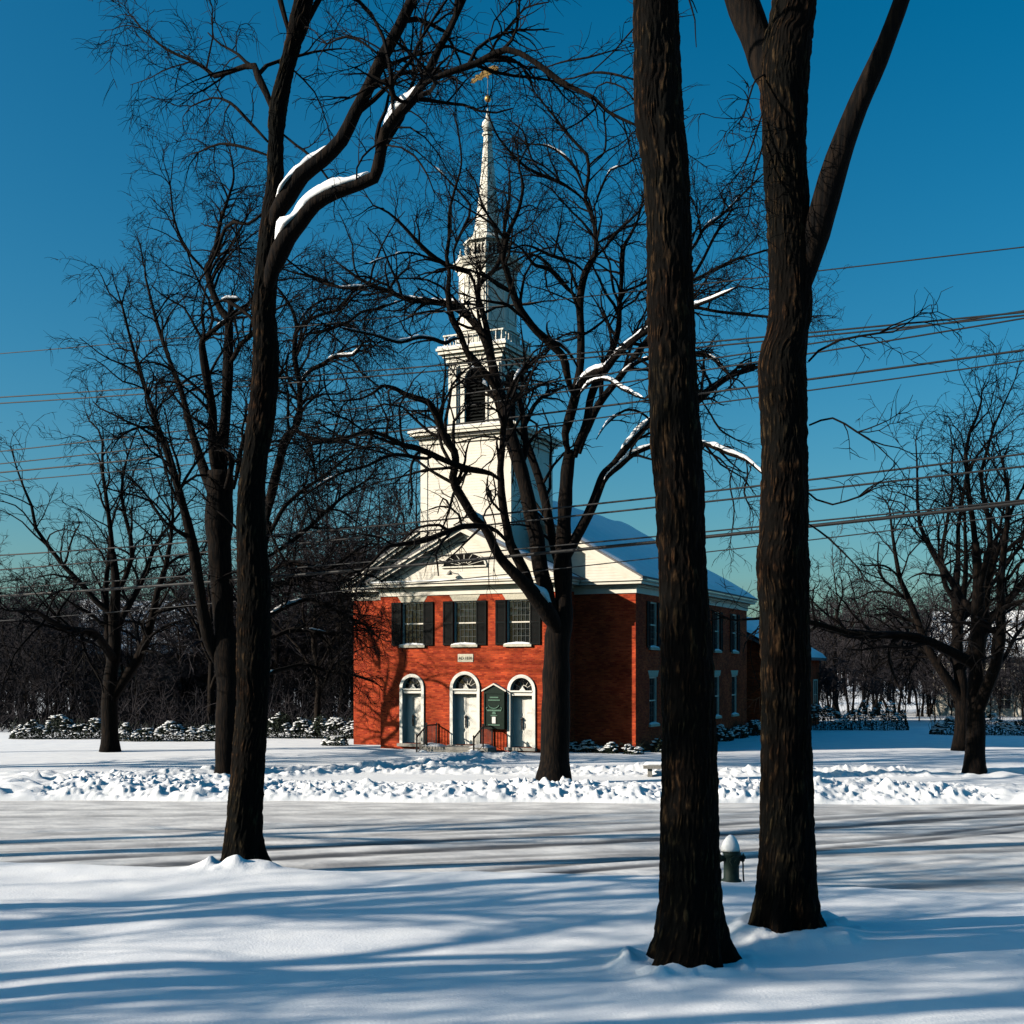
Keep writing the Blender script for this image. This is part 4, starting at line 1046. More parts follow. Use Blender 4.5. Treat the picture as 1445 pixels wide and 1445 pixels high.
# ---- E: great spreading elm before the church
EE = Elm('wide spreading elm standing right before the church, its forked limbs crossing the steeple', TREE_E, 23, rmin=.0078)
dE = 41.5
S = px_path([(781, 1116, 74), (781, 1103, 54), (782.5, 1084, 43), (783, 1060, 38.5), (784, 1020, 38), (785, 960, 38.5), (786.5, 900, 38), (790, 885, 36), (795, 868, 26), (795, 830, 25), (794, 800, 26), (795, 760, 21), (798, 700, 19.5), (801, 660, 18), (805, 636, 17)], dE, dE + .4)
EE.trunk(S, 18)
def le(pts, d1, d0=0.0, **k):
    k.setdefault('dens', 1.25); k.setdefault('level', 2); k.setdefault('lf', 1.05); k.setdefault('snow', .40); k.setdefault('thick', .65)
    return EE.limb(pts, dE + d0, dE + d1, **k)
# left double trunk
le([(787, 900, 24), (784, 884, 25), (776, 870, 25), (767.6, 857, 24), (755, 841, 22), (746, 830, 19), (736.5, 820, 17), (718, 801, 14.5), (703, 783, 13.5), (693, 762, 13), (682.5, 743, 13), (668, 729, 13), (657.6, 712, 13), (643, 687, 12.5), (639, 673, 12.5), (643, 656, 12),
    (641, 637, 11), (630.6, 623, 10), (624, 608, 9.5), (615, 585, 9.5), (604.6, 568, 9), (588, 562, 8.5), (571, 556, 7.5), (557, 547.6, 5.5), (538, 544.5, 4.5), (530, 552, 4), (511, 562, 3.2), (480, 566, 2.4)], -4.0, level=1, sides=12, t0=.35)
le([(755, 841, 16), (749, 826, 16), (740.6, 807.6, 15), (730, 787, 14.5), (720, 768, 14), (715.7, 745, 13), (711.5, 724.6, 12), (708, 699.6, 11.5), (707, 679, 11), (706, 662, 9.5), (708, 641.5, 9.5), (709.5, 621, 9), (710.5, 598, 9), (714, 570, 7), (722, 545, 5), (738, 520, 3)], -1.5, level=1, sides=10, t0=.3, snow=.2)
le([(713, 762, 9), (701, 749.5, 8.5), (684.6, 743, 8), (668, 742, 8), (649, 744, 8), (628.5, 751.5, 8), (601.5, 762, 7.5), (581, 766, 6.5), (560, 769, 5.5), (544, 773, 5), (525, 794, 4), (508, 806, 2.6)], -4.5, -1, level=1, sides=8, snow=.25)
le([(649, 744, 4), (640, 741, 3.4), (651, 735.5, 3), (655, 731, 2.4)], -3.2, -3, level=0, sides=6, lf=.3, dens=.6)
le([(706, 678, 9), (693, 668.5, 9), (674, 664, 9), (657.6, 661, 9), (628.5, 650, 9), (610, 641.5, 9), (587, 632, 8), (572, 629, 7.5), (560, 623, 6.5), (535, 612, 5.5), (513, 610, 5), (482, 619.5, 4.2), (457, 624, 3.4), (430, 630, 2.4)], -6.0, -1, level=2, sides=8, dens=1.7, snow=.15)
le([(612, 643, 6), (601.5, 647, 6), (581, 644.6, 6), (560, 641.5, 5.5), (540, 646, 5), (519, 657, 4.4), (496, 663, 4), (472, 672, 3.6), (446, 688, 3), (426, 702, 2.4)], -6.0, -3, level=2, sides=7, dens=1.8)
le([(560, 642, 4), (536, 632, 3.6), (512, 632, 3), (490, 636, 2.2)], -5, -4, level=1, sides=6, dens=2)
for pts in ([(677, 664, 3.5), (686, 656, 3), (694, 650, 3.2), (697, 644, 2)], [(695, 668, 4), (699, 700, 3), (682, 730, 2.6), (700, 762, 2), (690, 790, 1.6), (690, 826, 1.2)], [(690, 666, 3), (686, 690, 2.6), (692, 716, 2), (699, 740, 1.6), (697, 800, 1.2)],
            [(657, 662, 3), (665, 669, 2.6), (656, 671, 2)], [(628, 608, 3), (612, 625, 2.4), (604, 640, 2), (605, 655, 1.5)]):
    le(pts, -2.4, -2.2, level=0, sides=5, dens=.8, lf=.4, keep=False)
# middle heavy trunk
le([(786, 872, 20), (776, 849, 22), (770, 828, 22), (763.5, 807.6, 21.5), (759, 776.5, 21), (757, 756, 21), (751, 735, 20.5), (745, 704, 20.5), (738.5, 675, 20.5), (730, 645.7, 20.5), (722, 621, 20), (716, 600, 20.5), (710.5, 579, 20), (703, 552, 18), (697, 525, 13), (689.7, 493.6, 12.5),
    (679, 468.7, 11.5), (660.6, 446, 10.5), (644, 429, 10), (625, 428, 8.5), (596, 425, 7.5), (573.4, 422, 7), (552.7, 412.7, 7), (527.7, 404, 6), (505, 392, 4.5), (488, 379.4, 3.4), (478, 372, 2.2)], 3.5, level=2, sides=14, t0=.62, dens=1.0)
le([(706, 560, 13), (697, 545, 12), (687.6, 530, 11), (671, 512, 9.5), (658.5, 496, 9), (650, 473, 9), (638, 450, 8.5), (633.6, 429, 8), (632, 408, 7), (634, 385, 6), (630, 362, 5.5), (633.6, 337, 5), (634, 300, 4), (642, 267, 3.4), (651, 232, 3), (648, 195, 2.4), (642, 165, 1.8)], 1.0, 1.5, level=2, sides=9, dens=1.1, snow=.2)
le([(652, 478, 6), (640, 478, 6.5), (628, 484, 6), (610, 478, 5.6), (590, 476, 5.2), (565, 483, 5), (545, 478, 4.6), (525, 472, 4), (505, 468, 3.4), (480, 462, 2.4)], -3.0, 1.5, level=2, sides=7, dens=1.6, snow=.55)
le([(700, 530, 10), (694, 500, 9.5), (687, 465, 8.5), (679, 433, 8), (673, 412.7, 8), (679, 398, 7.5), (690, 388, 7), (700, 378, 6.5), (707, 360, 5.5), (711, 330, 4.6), (716, 300, 3.8), (720, 270, 3), (718, 240, 2)], 3.2, 2.0, level=2, sides=9, dens=1.05)
le([(671, 411, 7.5), (669, 398, 7.5), (662.7, 385.7, 7), (646, 379.4, 7), (625, 371, 7), (604.6, 356.6, 6.5), (588, 340, 5.6), (568, 318, 4.4), (548, 300, 3.4), (527, 290, 2.4)], 0.5, 2.2, level=2, sides=8, dens=1.25)
le([(644, 380, 5), (640, 356, 5), (650, 330, 4.6), (662, 305, 4.2), (664, 290, 4), (640, 262, 3), (618, 240, 2.4), (596, 220, 1.8)], 1.5, 1.6, level=2, sides=7, dens=1.6)
le([(624, 371, 4.4), (600, 362, 3.6), (575, 356, 3), (548, 362, 2.4), (520, 372, 1.8)], -.5, 1.2, level=1, sides=6, dens=1.8)
le([(527.7, 404, 4), (505, 405, 4.4), (480, 406, 4.2), (458, 396, 4), (440, 390, 3.6), (420, 386, 3), (400, 380, 2.2)], 2.2, 2.6, level=2, sides=7, dens=1.6)
le([(573, 422, 5), (555, 428, 4.6), (530, 436, 4.2), (510, 440, 4), (495, 452, 3.6), (470, 462, 3)], 2.2, 2.6, level=1, sides=6, dens=1.8)
le([(712, 585, 12), (722, 560, 10), (728, 536, 8.5), (738, 520, 7), (755, 508, 5), (770, 500, 3.4)], 4.5, 2.0, level=1, sides=8, dens=1.5)
le([(718, 605, 9), (708, 575, 8), (690, 552, 7), (676, 530, 5), (664, 516, 3.4)], 4.5, 1.6, level=1, sides=8, dens=1.4)
le([(735, 660, 11), (742, 636, 10), (740, 606, 9), (737, 580, 8.5), (730, 560, 7), (717, 545, 5)], 3.5, 1.0, level=1, sides=8, dens=1.4, snow=.3)
# stem between middle and right trunks
le([(790, 820, 14), (786, 790, 13), (780, 764, 13), (776, 742, 13), (770, 710, 12.5), (762, 680, 12), (752, 650, 12), (744, 628, 11), (738, 606, 9.5), (745, 590, 8), (754, 572, 6.5), (765, 560, 5)], 3.4, .6, level=1, sides=10, dens=1.2, snow=.25)
# right trunk: left stem, mast, right stems
le([(803, 640, 15), (799, 627, 15), (797.5, 612, 14.5), (803, 592, 14.5), (811, 562.5, 14), (814.6, 544, 14), (818, 524, 11.5), (819.6, 496, 11.5), (819.6, 463, 11.5), (818, 429.7, 11.5), (821, 404.8, 10.5), (826, 385, 10), (833, 371.5, 9.5), (841, 355, 7.5), (841, 338, 7), (838, 312.6, 6.4),
    (831, 294, 6.2), (826, 282.7, 6), (828, 262.7, 5.4), (831, 242.8, 5), (828, 217.9, 5), (819.6, 209.6, 4.5), (806, 194.6, 4.2), (793, 179.7, 4), (781, 163, 3.2), (766, 145, 2.6), (756, 132, 2)], 1.0, level=2, sides=10, t0=.35, dens=1.35)
le([(812, 560, 12), (806, 551, 12), (799.7, 526, 11.5), (794.7, 504, 11), (776, 484.5, 11), (758, 468, 11), (743, 449.6, 11), (730, 429.7, 10.5), (721.6, 404.8, 9.5), (715, 383, 9), (710, 364, 8), (714, 340, 7), (722, 318, 6), (732, 296, 5), (738, 262, 4), (732, 236, 3)], -2.5, level=2, sides=10, t0=.3, dens=1.3)
le([(815, 518, 6), (809, 506, 6), (799.7, 494, 6), (790, 486, 6), (780, 482, 5)], -.6, -.2, level=0, sides=7, snow=.95, thick=1.1, dens=.8)
le([(743, 452, 5.5), (730, 442, 5.5), (716, 430, 5), (700, 427, 4), (682, 424, 3)], -2.2, -1.4, level=1, sides=6, dens=1.5)
le([(826, 284, 5.6), (819.6, 277.7, 5.4), (799.7, 262.7, 5.2), (783, 254.4, 5), (766.5, 247.8, 5), (745, 237.8, 4.4), (728, 222.9, 4), (710, 203, 3.2), (700, 188, 2.8), (690, 165, 2)], -1.5, .5, level=2, sides=8, dens=1.6)
le([(827, 272, 5), (821, 259.4, 4.6), (814.6, 241, 4.4), (801, 224.5, 4.2), (783, 211, 3.4), (766.5, 204.6, 3), (750, 203.7, 2.2)], 1.6, .8, level=2, sides=7, dens=1.7)
le([(766, 246, 3.6), (752, 228, 3.2), (744, 205, 3), (738, 185, 2.4), (722, 172, 1.8)], -.8, -.4, level=1, sides=6, dens=1.9)
le([(828, 240, 4), (843, 226, 3.4), (853, 214, 3), (855, 190, 2.6), (852, 160, 2)], 2.0, 1.2, level=1, sides=6, dens=1.9)
le([(836, 300, 4), (850, 262, 3.6), (862, 240, 3), (884, 232, 2.4)], .2, .8, level=1, sides=6, dens=1.9)
le([(839, 364, 6.5), (848, 355, 6), (856, 346.6, 5.5), (866, 333, 5), (880, 318, 4.2), (900, 300, 3.2), (914, 280, 2)], -.5, .8, level=2, sides=7, dens=1.6)
le([(840, 345, 5), (850, 339, 5), (862, 333, 4.6), (880, 322, 4), (896, 318, 3), (915, 316, 2)], 2.5, .8, level=2, sides=7, dens=1.6)
le([(816, 426, 8), (810, 416, 7.5), (799.7, 406, 7.2), (783, 386.5, 7), (771, 378, 6.2), (756.5, 375, 5.2), (746.5, 365, 4.4), (736.5, 351.6, 3.4), (720, 340, 2.2)], -1.5, .5, level=2, sides=8, dens=1.5)
le([(771, 378, 4), (768, 370, 4), (762, 361, 3.4)], -.8, -.8, level=0, sides=6, snow=.9, tip=False, dens=.3, lf=.3)
le([(826, 386, 6), (812, 372, 5.6), (795, 366, 5.2), (776, 360, 4.6), (760, 352, 4), (742, 346, 3), (724, 350, 2.2)], -2, .6, level=2, sides=7, dens=1.7)
# right stems
le([(812, 645, 14), (815, 627, 14), (823, 612, 12.5), (829, 590, 11.5), (832, 568, 11), (838, 548, 11.5), (848, 526, 13), (857, 508, 10), (866, 487.8, 9.5), (872.8, 463, 8.4), (874.4, 429.7, 6.6), (877, 396.4, 6.2), (878.6, 363, 6), (881, 346.6, 5.4), (889, 333, 4.4), (900, 310, 3.4), (908, 280, 2.4)], 1.5, level=2, sides=10, t0=.4, dens=1.4)
le([(808, 560, 10), (816, 546, 12), (826, 534.5, 11.5), (841, 525, 11.5), (854.5, 521, 11.5), (866, 506, 10), (882.7, 489.5, 9.5), (899, 476, 9), (914, 466, 8.5), (935, 450, 7), (960, 440, 6), (985, 430, 5), (1010, 420, 4), (1040, 405, 2.6)], -4, .2, level=2, sides=10, snow=.8, thick=1.2, dens=1.3)
le([(818, 640, 11), (826, 612, 11), (836, 588, 11), (846, 569, 11), (859.5, 551, 10.5), (874.4, 532.7, 10.5), (891, 509.4, 9.5), (906, 489.5, 8.5), (920, 472, 7.5), (945, 440, 6), (968, 405, 5), (990, 370, 4.4), (1010, 330, 3.6), (1030, 300, 2.6)], 2.0, .8, level=2, sides=10, snow=.35, dens=1.4)
le([(815, 560, 5), (826, 546, 5), (840, 537, 4.6), (859, 536, 4.4), (876, 547.6, 4.2), (896, 557.6, 4), (909, 562.6, 3.2)], -3, -.5, level=1, sides=7, snow=.95, thick=1.0, dens=1.3)
le([(866, 545, 7), (882, 524, 6.5), (900, 511, 6), (914, 506, 5.6), (940, 500, 5), (981, 501, 5.5), (1004, 504, 5), (1016, 516.7, 4.4), (1028, 527.6, 3.4)], -1, 1.5, level=1, sides=7, snow=.75, thick=.9, dens=1.4)
le([(872, 450, 5), (862, 444, 5), (850, 454, 4.4), (840, 462, 4), (828, 470, 4)], .3, .6, level=1, sides=6, dens=1.4)
le([(875, 437, 5), (886, 430, 5), (896, 424, 4.8), (903, 412, 4.6), (915, 406, 4), (940, 396, 3)], .8, .6, level=1, sides=7, snow=.5, dens=1.4)
# big right limb
le([(798, 800, 16), (801, 784, 17), (809, 766, 16), (825.7, 735, 14.5), (838, 708, 14), (848.6, 679, 13.5), (855, 666, 12), (866, 655, 10.5), (888, 626, 10), (913, 601, 9.5), (945, 583, 10), (983, 566.5, 10.5), (1000, 551, 10), (1028, 532, 8), (1047, 524.5, 6.4), (1069, 518, 5), (1100, 510, 3.4)], 2.0, level=1, sides=10, snow=.7, thick=1.0, t0=.4, dens=1.3)
le([(848, 690, 8), (858, 672, 8), (874, 658, 7.5), (894.4, 641, 7.2), (919, 630, 6.6), (950, 624, 6.4), (991, 625.7, 6.4), (1009.6, 632, 6.2), (1031.4, 641, 6), (1053, 649, 5), (1072, 664.6, 3.8), (1090, 680, 2.4)], -3, 0, level=1, sides=8, snow=.9, thick=1.1, dens=1.3)
le([(985, 627, 4.4), (994, 635, 4), (1016, 647.5, 3.2), (1025, 657, 2.2)], -2, -1.8, level=1, sides=6, dens=1.6, lf=.7)
le([(1053, 649, 3.6), (1055, 672, 3.2), (1050, 695, 2.6), (1058, 715, 2)], -2.7, -2.7, level=1, sides=6, dens=2.2, lf=.8)
le([(1040, 645, 3), (1030, 680, 2.4), (1036, 720, 2), (1030, 770, 1.4)], -2.6, -2.6, level=1, sides=5, dens=2.0, lf=.7, keep=False)
le([(990, 565, 4.4), (1003, 585, 3.6), (1016, 606, 3), (1038, 620, 2)], .5, .5, level=1, sides=6, dens=2, lf=.8)
le([(841.5, 620, 3.2), (850, 606, 3.2), (860, 594.6, 3.2), (882, 579, 3.6), (904, 582, 3.6), (925, 600, 3.4)], 1, -.5, level=1, sides=6, dens=1.5, lf=.7)
le([(905, 400, 5), (940, 378, 5), (977, 350, 5), (994, 322, 4.4), (1019, 303, 4), (1050, 272, 3), (1075, 247, 2)], 3, 1.5, level=2, sides=7, dens=1.8)
le([(900, 425, 5), (940, 408, 5), (981.6, 393.7, 4.6), (1031, 369, 3.8), (1085, 352, 2.6)], -1, 1.0, level=2, sides=7, dens=1.8)
le([(915, 445, 5), (950, 438, 5), (980, 434, 5), (1015, 440, 4.6), (1083, 447, 4), (1120, 450, 2.6)], -2, 0, level=2, sides=7, dens=1.7, snow=.6)
EE.finish()

# ---- D: many-stemmed tree behind C
ED = Elm('many-stemmed old elm with snow in its forks, half hidden behind the leaning elm', TREE_D, 29, rmin=.009)
dD = 45.0
S = px_path([(318, 1102, 46), (319, 1090, 36), (320, 1060, 32), (322, 1000, 34), (324, 960, 38), (322, 920, 40), (316, 880, 30), (313, 830, 30), (310, 780, 32), (309, 740, 37), (310, 700, 38), (311, 665, 36)], dD, dD)
ED.trunk(S, 16)
def ld(pts, d1, d0=0.0, **k):
    k.setdefault('dens', 1.5); k.setdefault('level', 2); k.setdefault('lf', 1.05); k.setdefault('snow', .40); k.setdefault('thick', .65)
    return ED.limb(pts, dD + d0, dD + d1, **k)
ld([(313, 690, 22), (313, 640, 18), (318, 590, 15), (321, 540, 14.5), (322, 500, 14), (323, 470, 13), (321.5, 450, 12), (311.6, 437.6, 10), (298.7, 408.5, 9), (294.5, 392, 9), (292, 381, 10), (300, 362, 7), (306, 340, 6), (312, 310, 5), (322, 280, 4), (330, 250, 3), (325, 215, 2)], 1.5, sides=10, snow=.3, t0=.4)
ld([(306, 680, 18), (302, 640, 16), (300, 600, 14), (300, 579, 13), (292.5, 537, 12), (286, 495.7, 10), (286, 480, 8), (296.6, 471, 8), (309, 460, 7), (322, 450, 6)], -1.5, sides=10, snow=.3, dens=1.2)
ld([(321.5, 455, 8), (325, 435, 8), (325.5, 424, 9)], .5, sides=8, tip=False, sprout=False)
capD = MB(); c0 = at(326, 421, dD + .4); nn_ = 14
rings = []
for k, t_ in enumerate(np.linspace(-1, 1, nn_)):
    hh = .13 * math.sqrt(max(.02, 1 - t_ ** 2)) * (.8 + .4 * rng.random()); rings.append([c0 + np.array([t_ * .33, .12 * math.cos(a), (-.03 + hh * math.sin(a)) if math.sin(a) > 0 else -.05]) for a in np.linspace(0, PI, 6)])
capD.loft(rings); o = capD.build('snow', M['branch_snow'], ED.root, True, ED.loc); o.location = (0, 0, 0)
capD = MB(); capD.tube([c0 + np.array([-.30, 0, -.07]), c0 + np.array([.02, 0, -.10]), c0 + np.array([.30, 0, -.05])], [.05, .09, .04], 7); o = capD.build('broken_stub', M['bark'], ED.root, True, ED.loc); o.location = (0, 0, 0)
ld([(322, 470, 7), (328, 446, 6), (342, 440, 5.5), (351, 428, 5), (362, 415, 4.4), (378, 400, 3.4), (398, 378, 2.4)], -2, sides=7, snow=.5)
ld([(318, 520, 9), (330, 504, 8), (340, 486, 7), (352, 475, 6.4), (368, 462, 5), (385, 440, 3.6), (408, 427, 2.4)], -2.5, .5, sides=7, snow=.35)
ld([(338, 490, 5), (335, 470, 4.6), (330, 445, 4), (327, 425, 3)], 1, 1, sides=6, dens=1.2, lf=.6)
ld([(298, 700, 16), (290, 670, 14), (280, 640, 12), (268, 600, 10), (255, 550, 8), (236, 500, 6), (220, 450, 4.6), (205, 390, 3)], 2.5, sides=9, snow=.3)
ld([(322, 920, 18), (332, 905, 12), (345, 885, 11), (352, 840, 9), (350, 800, 8), (348, 700, 6), (352, 600, 4)], -1, .5, sides=8)
ld([(306, 935, 22), (294, 900, 19), (286, 860, 17), (280, 820, 16), (272, 770, 14), (260, 720, 12), (240, 650, 10), (215, 580, 7), (190, 500, 4.6), (172, 430, 3)], -2.5, sides=10, snow=.3, t0=.3)
ld([(318, 690, 14), (324, 670, 11), (327, 650, 9), (322, 640, 6), (310, 632, 4)], -1, -1, sides=8, snow=.85, thick=1.0, dens=.8)
ld([(330, 690, 8), (336, 660, 7), (341, 630, 6), (352, 600, 5), (372, 560, 4), (394, 530, 3)], 2, .6, sides=7)
ld([(297, 410, 5), (300, 390, 5), (310, 372, 4.6), (320, 356, 4), (335, 330, 3.4), (352, 300, 2.4)], 1.8, 1.5, sides=7)
ld([(292, 385, 6), (280, 372, 5), (262, 350, 4), (246, 310, 3.2), (240, 260, 2.2)], 1, 1.5, sides=7, snow=.4)
ED.finish()

# ---- F: slender tree between C and the church
EF = Elm('slender forked elm rising from behind the leaning trunk toward the church corner', TREE_F, 31, rmin=.009)
dF = 47.5
S = px_path([(352, 1098, 26), (352, 1085, 20), (354, 1040, 18), (357, 960, 17), (361, 880, 16), (366, 800, 15.5), (376, 735, 15)], dF, dF)
EF.trunk(S, 12)
def lf_(pts, d1, d0=0.0, **k):
    k.setdefault('dens', 1.5); k.setdefault('level', 2); k.setdefault('lf', 1.0); k.setdefault('snow', .25); k.setdefault('thick', .7)
    return EF.limb(pts, dF + d0, dF + d1, **k)
lf_([(376, 738, 14), (381, 706, 13.5), (390, 668, 13), (396, 645, 12.5), (400, 628, 12.5), (406, 616, 13), (416, 604, 10), (422, 590, 9), (423, 574.6, 8.6), (423, 547.6, 8.4), (421, 533, 8), (416, 506, 7.4), (416.5, 475, 6.6), (419, 464.6, 6), (415, 444, 5.2), (406.6, 427, 4.4), (393, 408, 3.4), (380, 392, 2.2)], .5, sides=9, snow=.35, t0=.3)
lf_([(418, 470, 5.4), (423, 462.5, 5.2), (438, 450, 5), (456.5, 443, 4.6), (475, 437.6, 4.4), (486, 428, 4), (498, 412, 3.4), (512, 404, 2.4)], -2, .3, sides=7)
lf_([(418, 466, 4), (426, 448, 3.8), (436, 436, 3.4), (452, 425, 3), (470, 421, 2.4), (500, 424, 2)], 2, .3, sides=6)
lf_([(423, 548, 6.4), (428, 535, 6.2), (438, 523, 6.2), (458.5, 512, 6), (470, 505, 5.6), (483.5, 502, 5.4), (498, 501, 4.6), (505, 494, 3.8), (512, 484, 3)], -2.5, .2, sides=7, snow=.6, thick=.8)
lf_([(487, 503, 4), (500, 511, 3.6), (508, 524, 3.2), (520, 534, 2.6), (534, 545, 2)], -2.8, -2.2, sides=6, dens=1.2)
lf_([(450, 516, 3.6), (452, 535, 3), (449, 552, 2.4), (447, 562, 1.6)], -1, -1, level=0, sides=5, lf=.5)
lf_([(457, 514, 3.4), (458, 540, 3), (462, 556, 2.6), (471, 571, 2)], -1.2, -1.2, level=0, sides=5, lf=.5)
lf_([(465, 514, 3.4), (478, 520, 3), (487, 537, 2.2)], -1.3, -1.3, level=0, sides=5, lf=.5)
lf_([(419, 474, 4.6), (430, 472, 4.6), (446, 468.7, 4.6), (467, 464.6, 4.4), (487.6, 457, 4), (508, 466, 3.2), (520, 478, 2.2)], 1.5, .2, sides=7)
lf_([(408, 612, 8), (417, 608, 8), (438, 618, 7.4), (456.5, 622, 7), (478, 622, 6), (500, 615, 4.6), (522, 606, 3.4), (545, 604, 2.4)], -3, 0, sides=8, snow=.15)
lf_([(423, 560, 4), (410, 545, 3.6), (404, 520, 3.2), (407, 500, 3), (416, 492, 2.4)], .5, .5, sides=6, dens=1.2)
lf_([(372, 770, 7), (385, 745, 6.4), (402, 715, 6), (430, 690, 5.4), (462, 668, 4.6), (495, 640, 3.4)], 3, 0, sides=7)
lf_([(370, 790, 7), (400, 772, 6), (432, 748, 5.6), (462, 720, 5), (492, 695, 4), (520, 676, 3)], 1, 0, sides=7, dens=1.7)
lf_([(366, 815, 7), (392, 800, 6), (420, 796, 5.6), (452, 808, 4.8), (486, 804, 3.8), (515, 812, 2.6)], -1, 0, sides=7, dens=1.7)
lf_([(364, 845, 8), (386, 828, 7), (410, 820, 6.4), (440, 812, 6), (470, 800, 5), (498, 780, 4), (520, 768, 2.6)], 3, 0, sides=7, dens=1.7)
lf_([(362, 870, 8), (384, 866, 7), (412, 852, 6.4), (440, 846, 6), (468, 858, 5), (495, 872, 3.6)], 2, 0, sides=7, dens=1.8, snow=.3)
lf_([(360, 905, 8), (382, 900, 7), (404, 892, 6.4), (440, 890, 5.6), (475, 896, 4.4), (495, 890, 3)], 3, 0, sides=7, dens=1.8, snow=.3)
lf_([(359, 960, 8), (380, 950, 7), (400, 944, 6), (430, 938, 5), (470, 950, 4), (496, 952, 3)], 3.5, 0, sides=7, dens=1.8, snow=.4)
lf_([(377, 740, 5), (386, 762, 4.4), (398, 785, 4), (414, 805, 3)], -.5, -.3, level=1, sides=6, dens=1.2, lf=.7)
EF.finish()
# ------------------------------------------------------------------ trees away from the street: three kinds, copied
def free_tree(name, label, seed, H, r0, spread, group, twig='twig_far', rmin=.016, dens=1.0, forks=6, lean=0.0, level=2, multi=1, f0=.28, trunk=.50):
    root = thing(name, label, 'tree', (0, 0, 0), 0, group); G = Grower(seed, .08, rmin, .17); r = G.r
    tb = MB(); lb = []
    for q in range(multi):
        top = H * (trunk + .1 * r.rand()); a0 = r.uniform(0, 2 * PI)
        off = .35 * q
        P = [[off * math.cos(a0), off * math.sin(a0), -.3, r0 * 1.35], [off * math.cos(a0), off * math.sin(a0), .4, r0 * (1.05 if multi == 1 else .8)]]
        dx = dy = 0.0
        for k in range(1, 7):
            dx += r.normal(0, .10) + lean * .12 + (.16 * q * math.cos(a0)); dy += r.normal(0, .10) + (.16 * q * math.sin(a0))
            P.append([off * math.cos(a0) + dx, off * math.sin(a0) + dy, .4 + (top - .4) * k / 6, r0 * (1 - .62 * k / 6) * (1 if multi == 1 else .75)])
        S = smooth_path(P, .5); limb_mesh(tb, S, 10)
        n = forks
        for k in range(n):
            f = f0 + (1 - f0) * (k + r.rand() * .6) / n if k < n - 1 else 1.0
            i = min(len(S) - 1, int(f * (len(S) - 1))); p = S[i, :3]; rad = S[i, 3] * r.uniform(.55, .8)
            az = k * 2.4 + r.uniform(-.5, .5); el = r.uniform(.55, 1.1) if k < n - 1 else 1.4
            L = (H - p[2]) * r.uniform(.75, 1.02) * (spread if k < n - 1 else 1)
            d = np.array([math.cos(az) * math.cos(el), math.sin(az) * math.cos(el), math.sin(el)])
            m = 9; Q = [p]; pos = p.copy(); dd = d.copy()
            for s in range(m):
                dd = unit(dd + r.normal(0, .14, 3) + np.array([0, 0, .05 - .10 * s / m])); pos = pos + dd * L / m; Q.append(pos)
            Q = np.array(Q); rr = np.linspace(rad, max(rmin, rad * .16), m + 1)
            tb.tube(Q, rr, 7, cap=False)
            for s in range(2, m):      # secondary limbs
                for _ in range(2):
                    C = G.branch(Q[s], G.side(unit(Q[s + 1] - Q[s]), r.uniform(.45, 1.0)), rr[s] * r.uniform(.4, .65), L * r.uniform(.22, .42), 2, 7)
                    G.sprout(C[0], C[1], level - 1, dens, 1.0, .15)
            G.tips(Q, rr, level - 1, dens)
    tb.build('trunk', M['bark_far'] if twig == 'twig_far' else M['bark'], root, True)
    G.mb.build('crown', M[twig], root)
    return root

def copy_tree(src, x, y, rz, sc, label=None, group=None, z=None):
    c = src.copy(); COL.objects.link(c); c.location = (x, y, gz(x, y) - .05 if z is None else z); c.rotation_euler = (0, 0, rz); c.scale = (sc, sc, sc)
    for ch in src.children:
        d = ch.copy(); COL.objects.link(d); d.parent = c
    if label: c['label'] = label
    if group: c['group'] = group
    return c

GW = 'bare trees of the wood behind the church'
LW = ('tall bare tree with fine twigs in the wood behind the snowy hedge', 'many-stemmed bare tree in the wood behind the snowy hedge', 'slim bare sapling in the wood behind the snowy hedge')
k1 = free_tree('woodland_tree', LW[0], 101, 15, .24, .8, GW, dens=1.1, rmin=.018)
k2 = free_tree('multi_stemmed_tree', LW[1], 102, 11, .15, .75, GW, dens=1.1, rmin=.018, forks=4, multi=3)
k3 = free_tree('sapling', LW[2], 103, 7.5, .07, .6, GW, dens=1.5, rmin=.015, forks=5)
kinds = (k1, k2, k3)
first = [True, True, True]
def plant(kind, x, y, rz, sc):
    if first[kind]:
        o = kinds[kind]; first[kind] = False; o.location = (x, y, gz(x, y) - .05); o.rotation_euler = (0, 0, rz); o.scale = (sc, sc, sc); return o
    return copy_tree(kinds[kind], x, y, rz, sc)
spots = []
for px_ in np.arange(-60, 620, 26): spots.append((px_ + rng.uniform(-10, 10), rng.uniform(84, 128), 0, rng.uniform(.75, 1.05)))
for px_ in np.arange(-70, 520, 17): spots.append((px_ + rng.uniform(-8, 8), rng.uniform(80, 104), 1, rng.uniform(.7, 1.1)))
for px_ in np.arange(-80, 510, 11): spots.append((px_ + rng.uniform(-6, 6), rng.uniform(77, 95), 2, rng.uniform(.55, 1.0)))
for px_ in np.arange(1040, 1540, 30): spots.append((px_ + rng.uniform(-10, 10), rng.uniform(118, 175), 0, rng.uniform(.8, 1.05)))
for px_ in np.arange(1150, 1540, 24): spots.append((px_ + rng.uniform(-10, 10), rng.uniform(92, 125), 1, rng.uniform(.8, 1.15)))
for px_ in np.arange(1145, 1540, 15): spots.append((px_ + rng.uniform(-6, 6), rng.uniform(84, 100), 2, rng.uniform(.6, 1.0)))
for px_, y, k, sc in spots:
    plant(k, (px_ - CX) / F * y, y, rng.uniform(0, 6.28), sc)
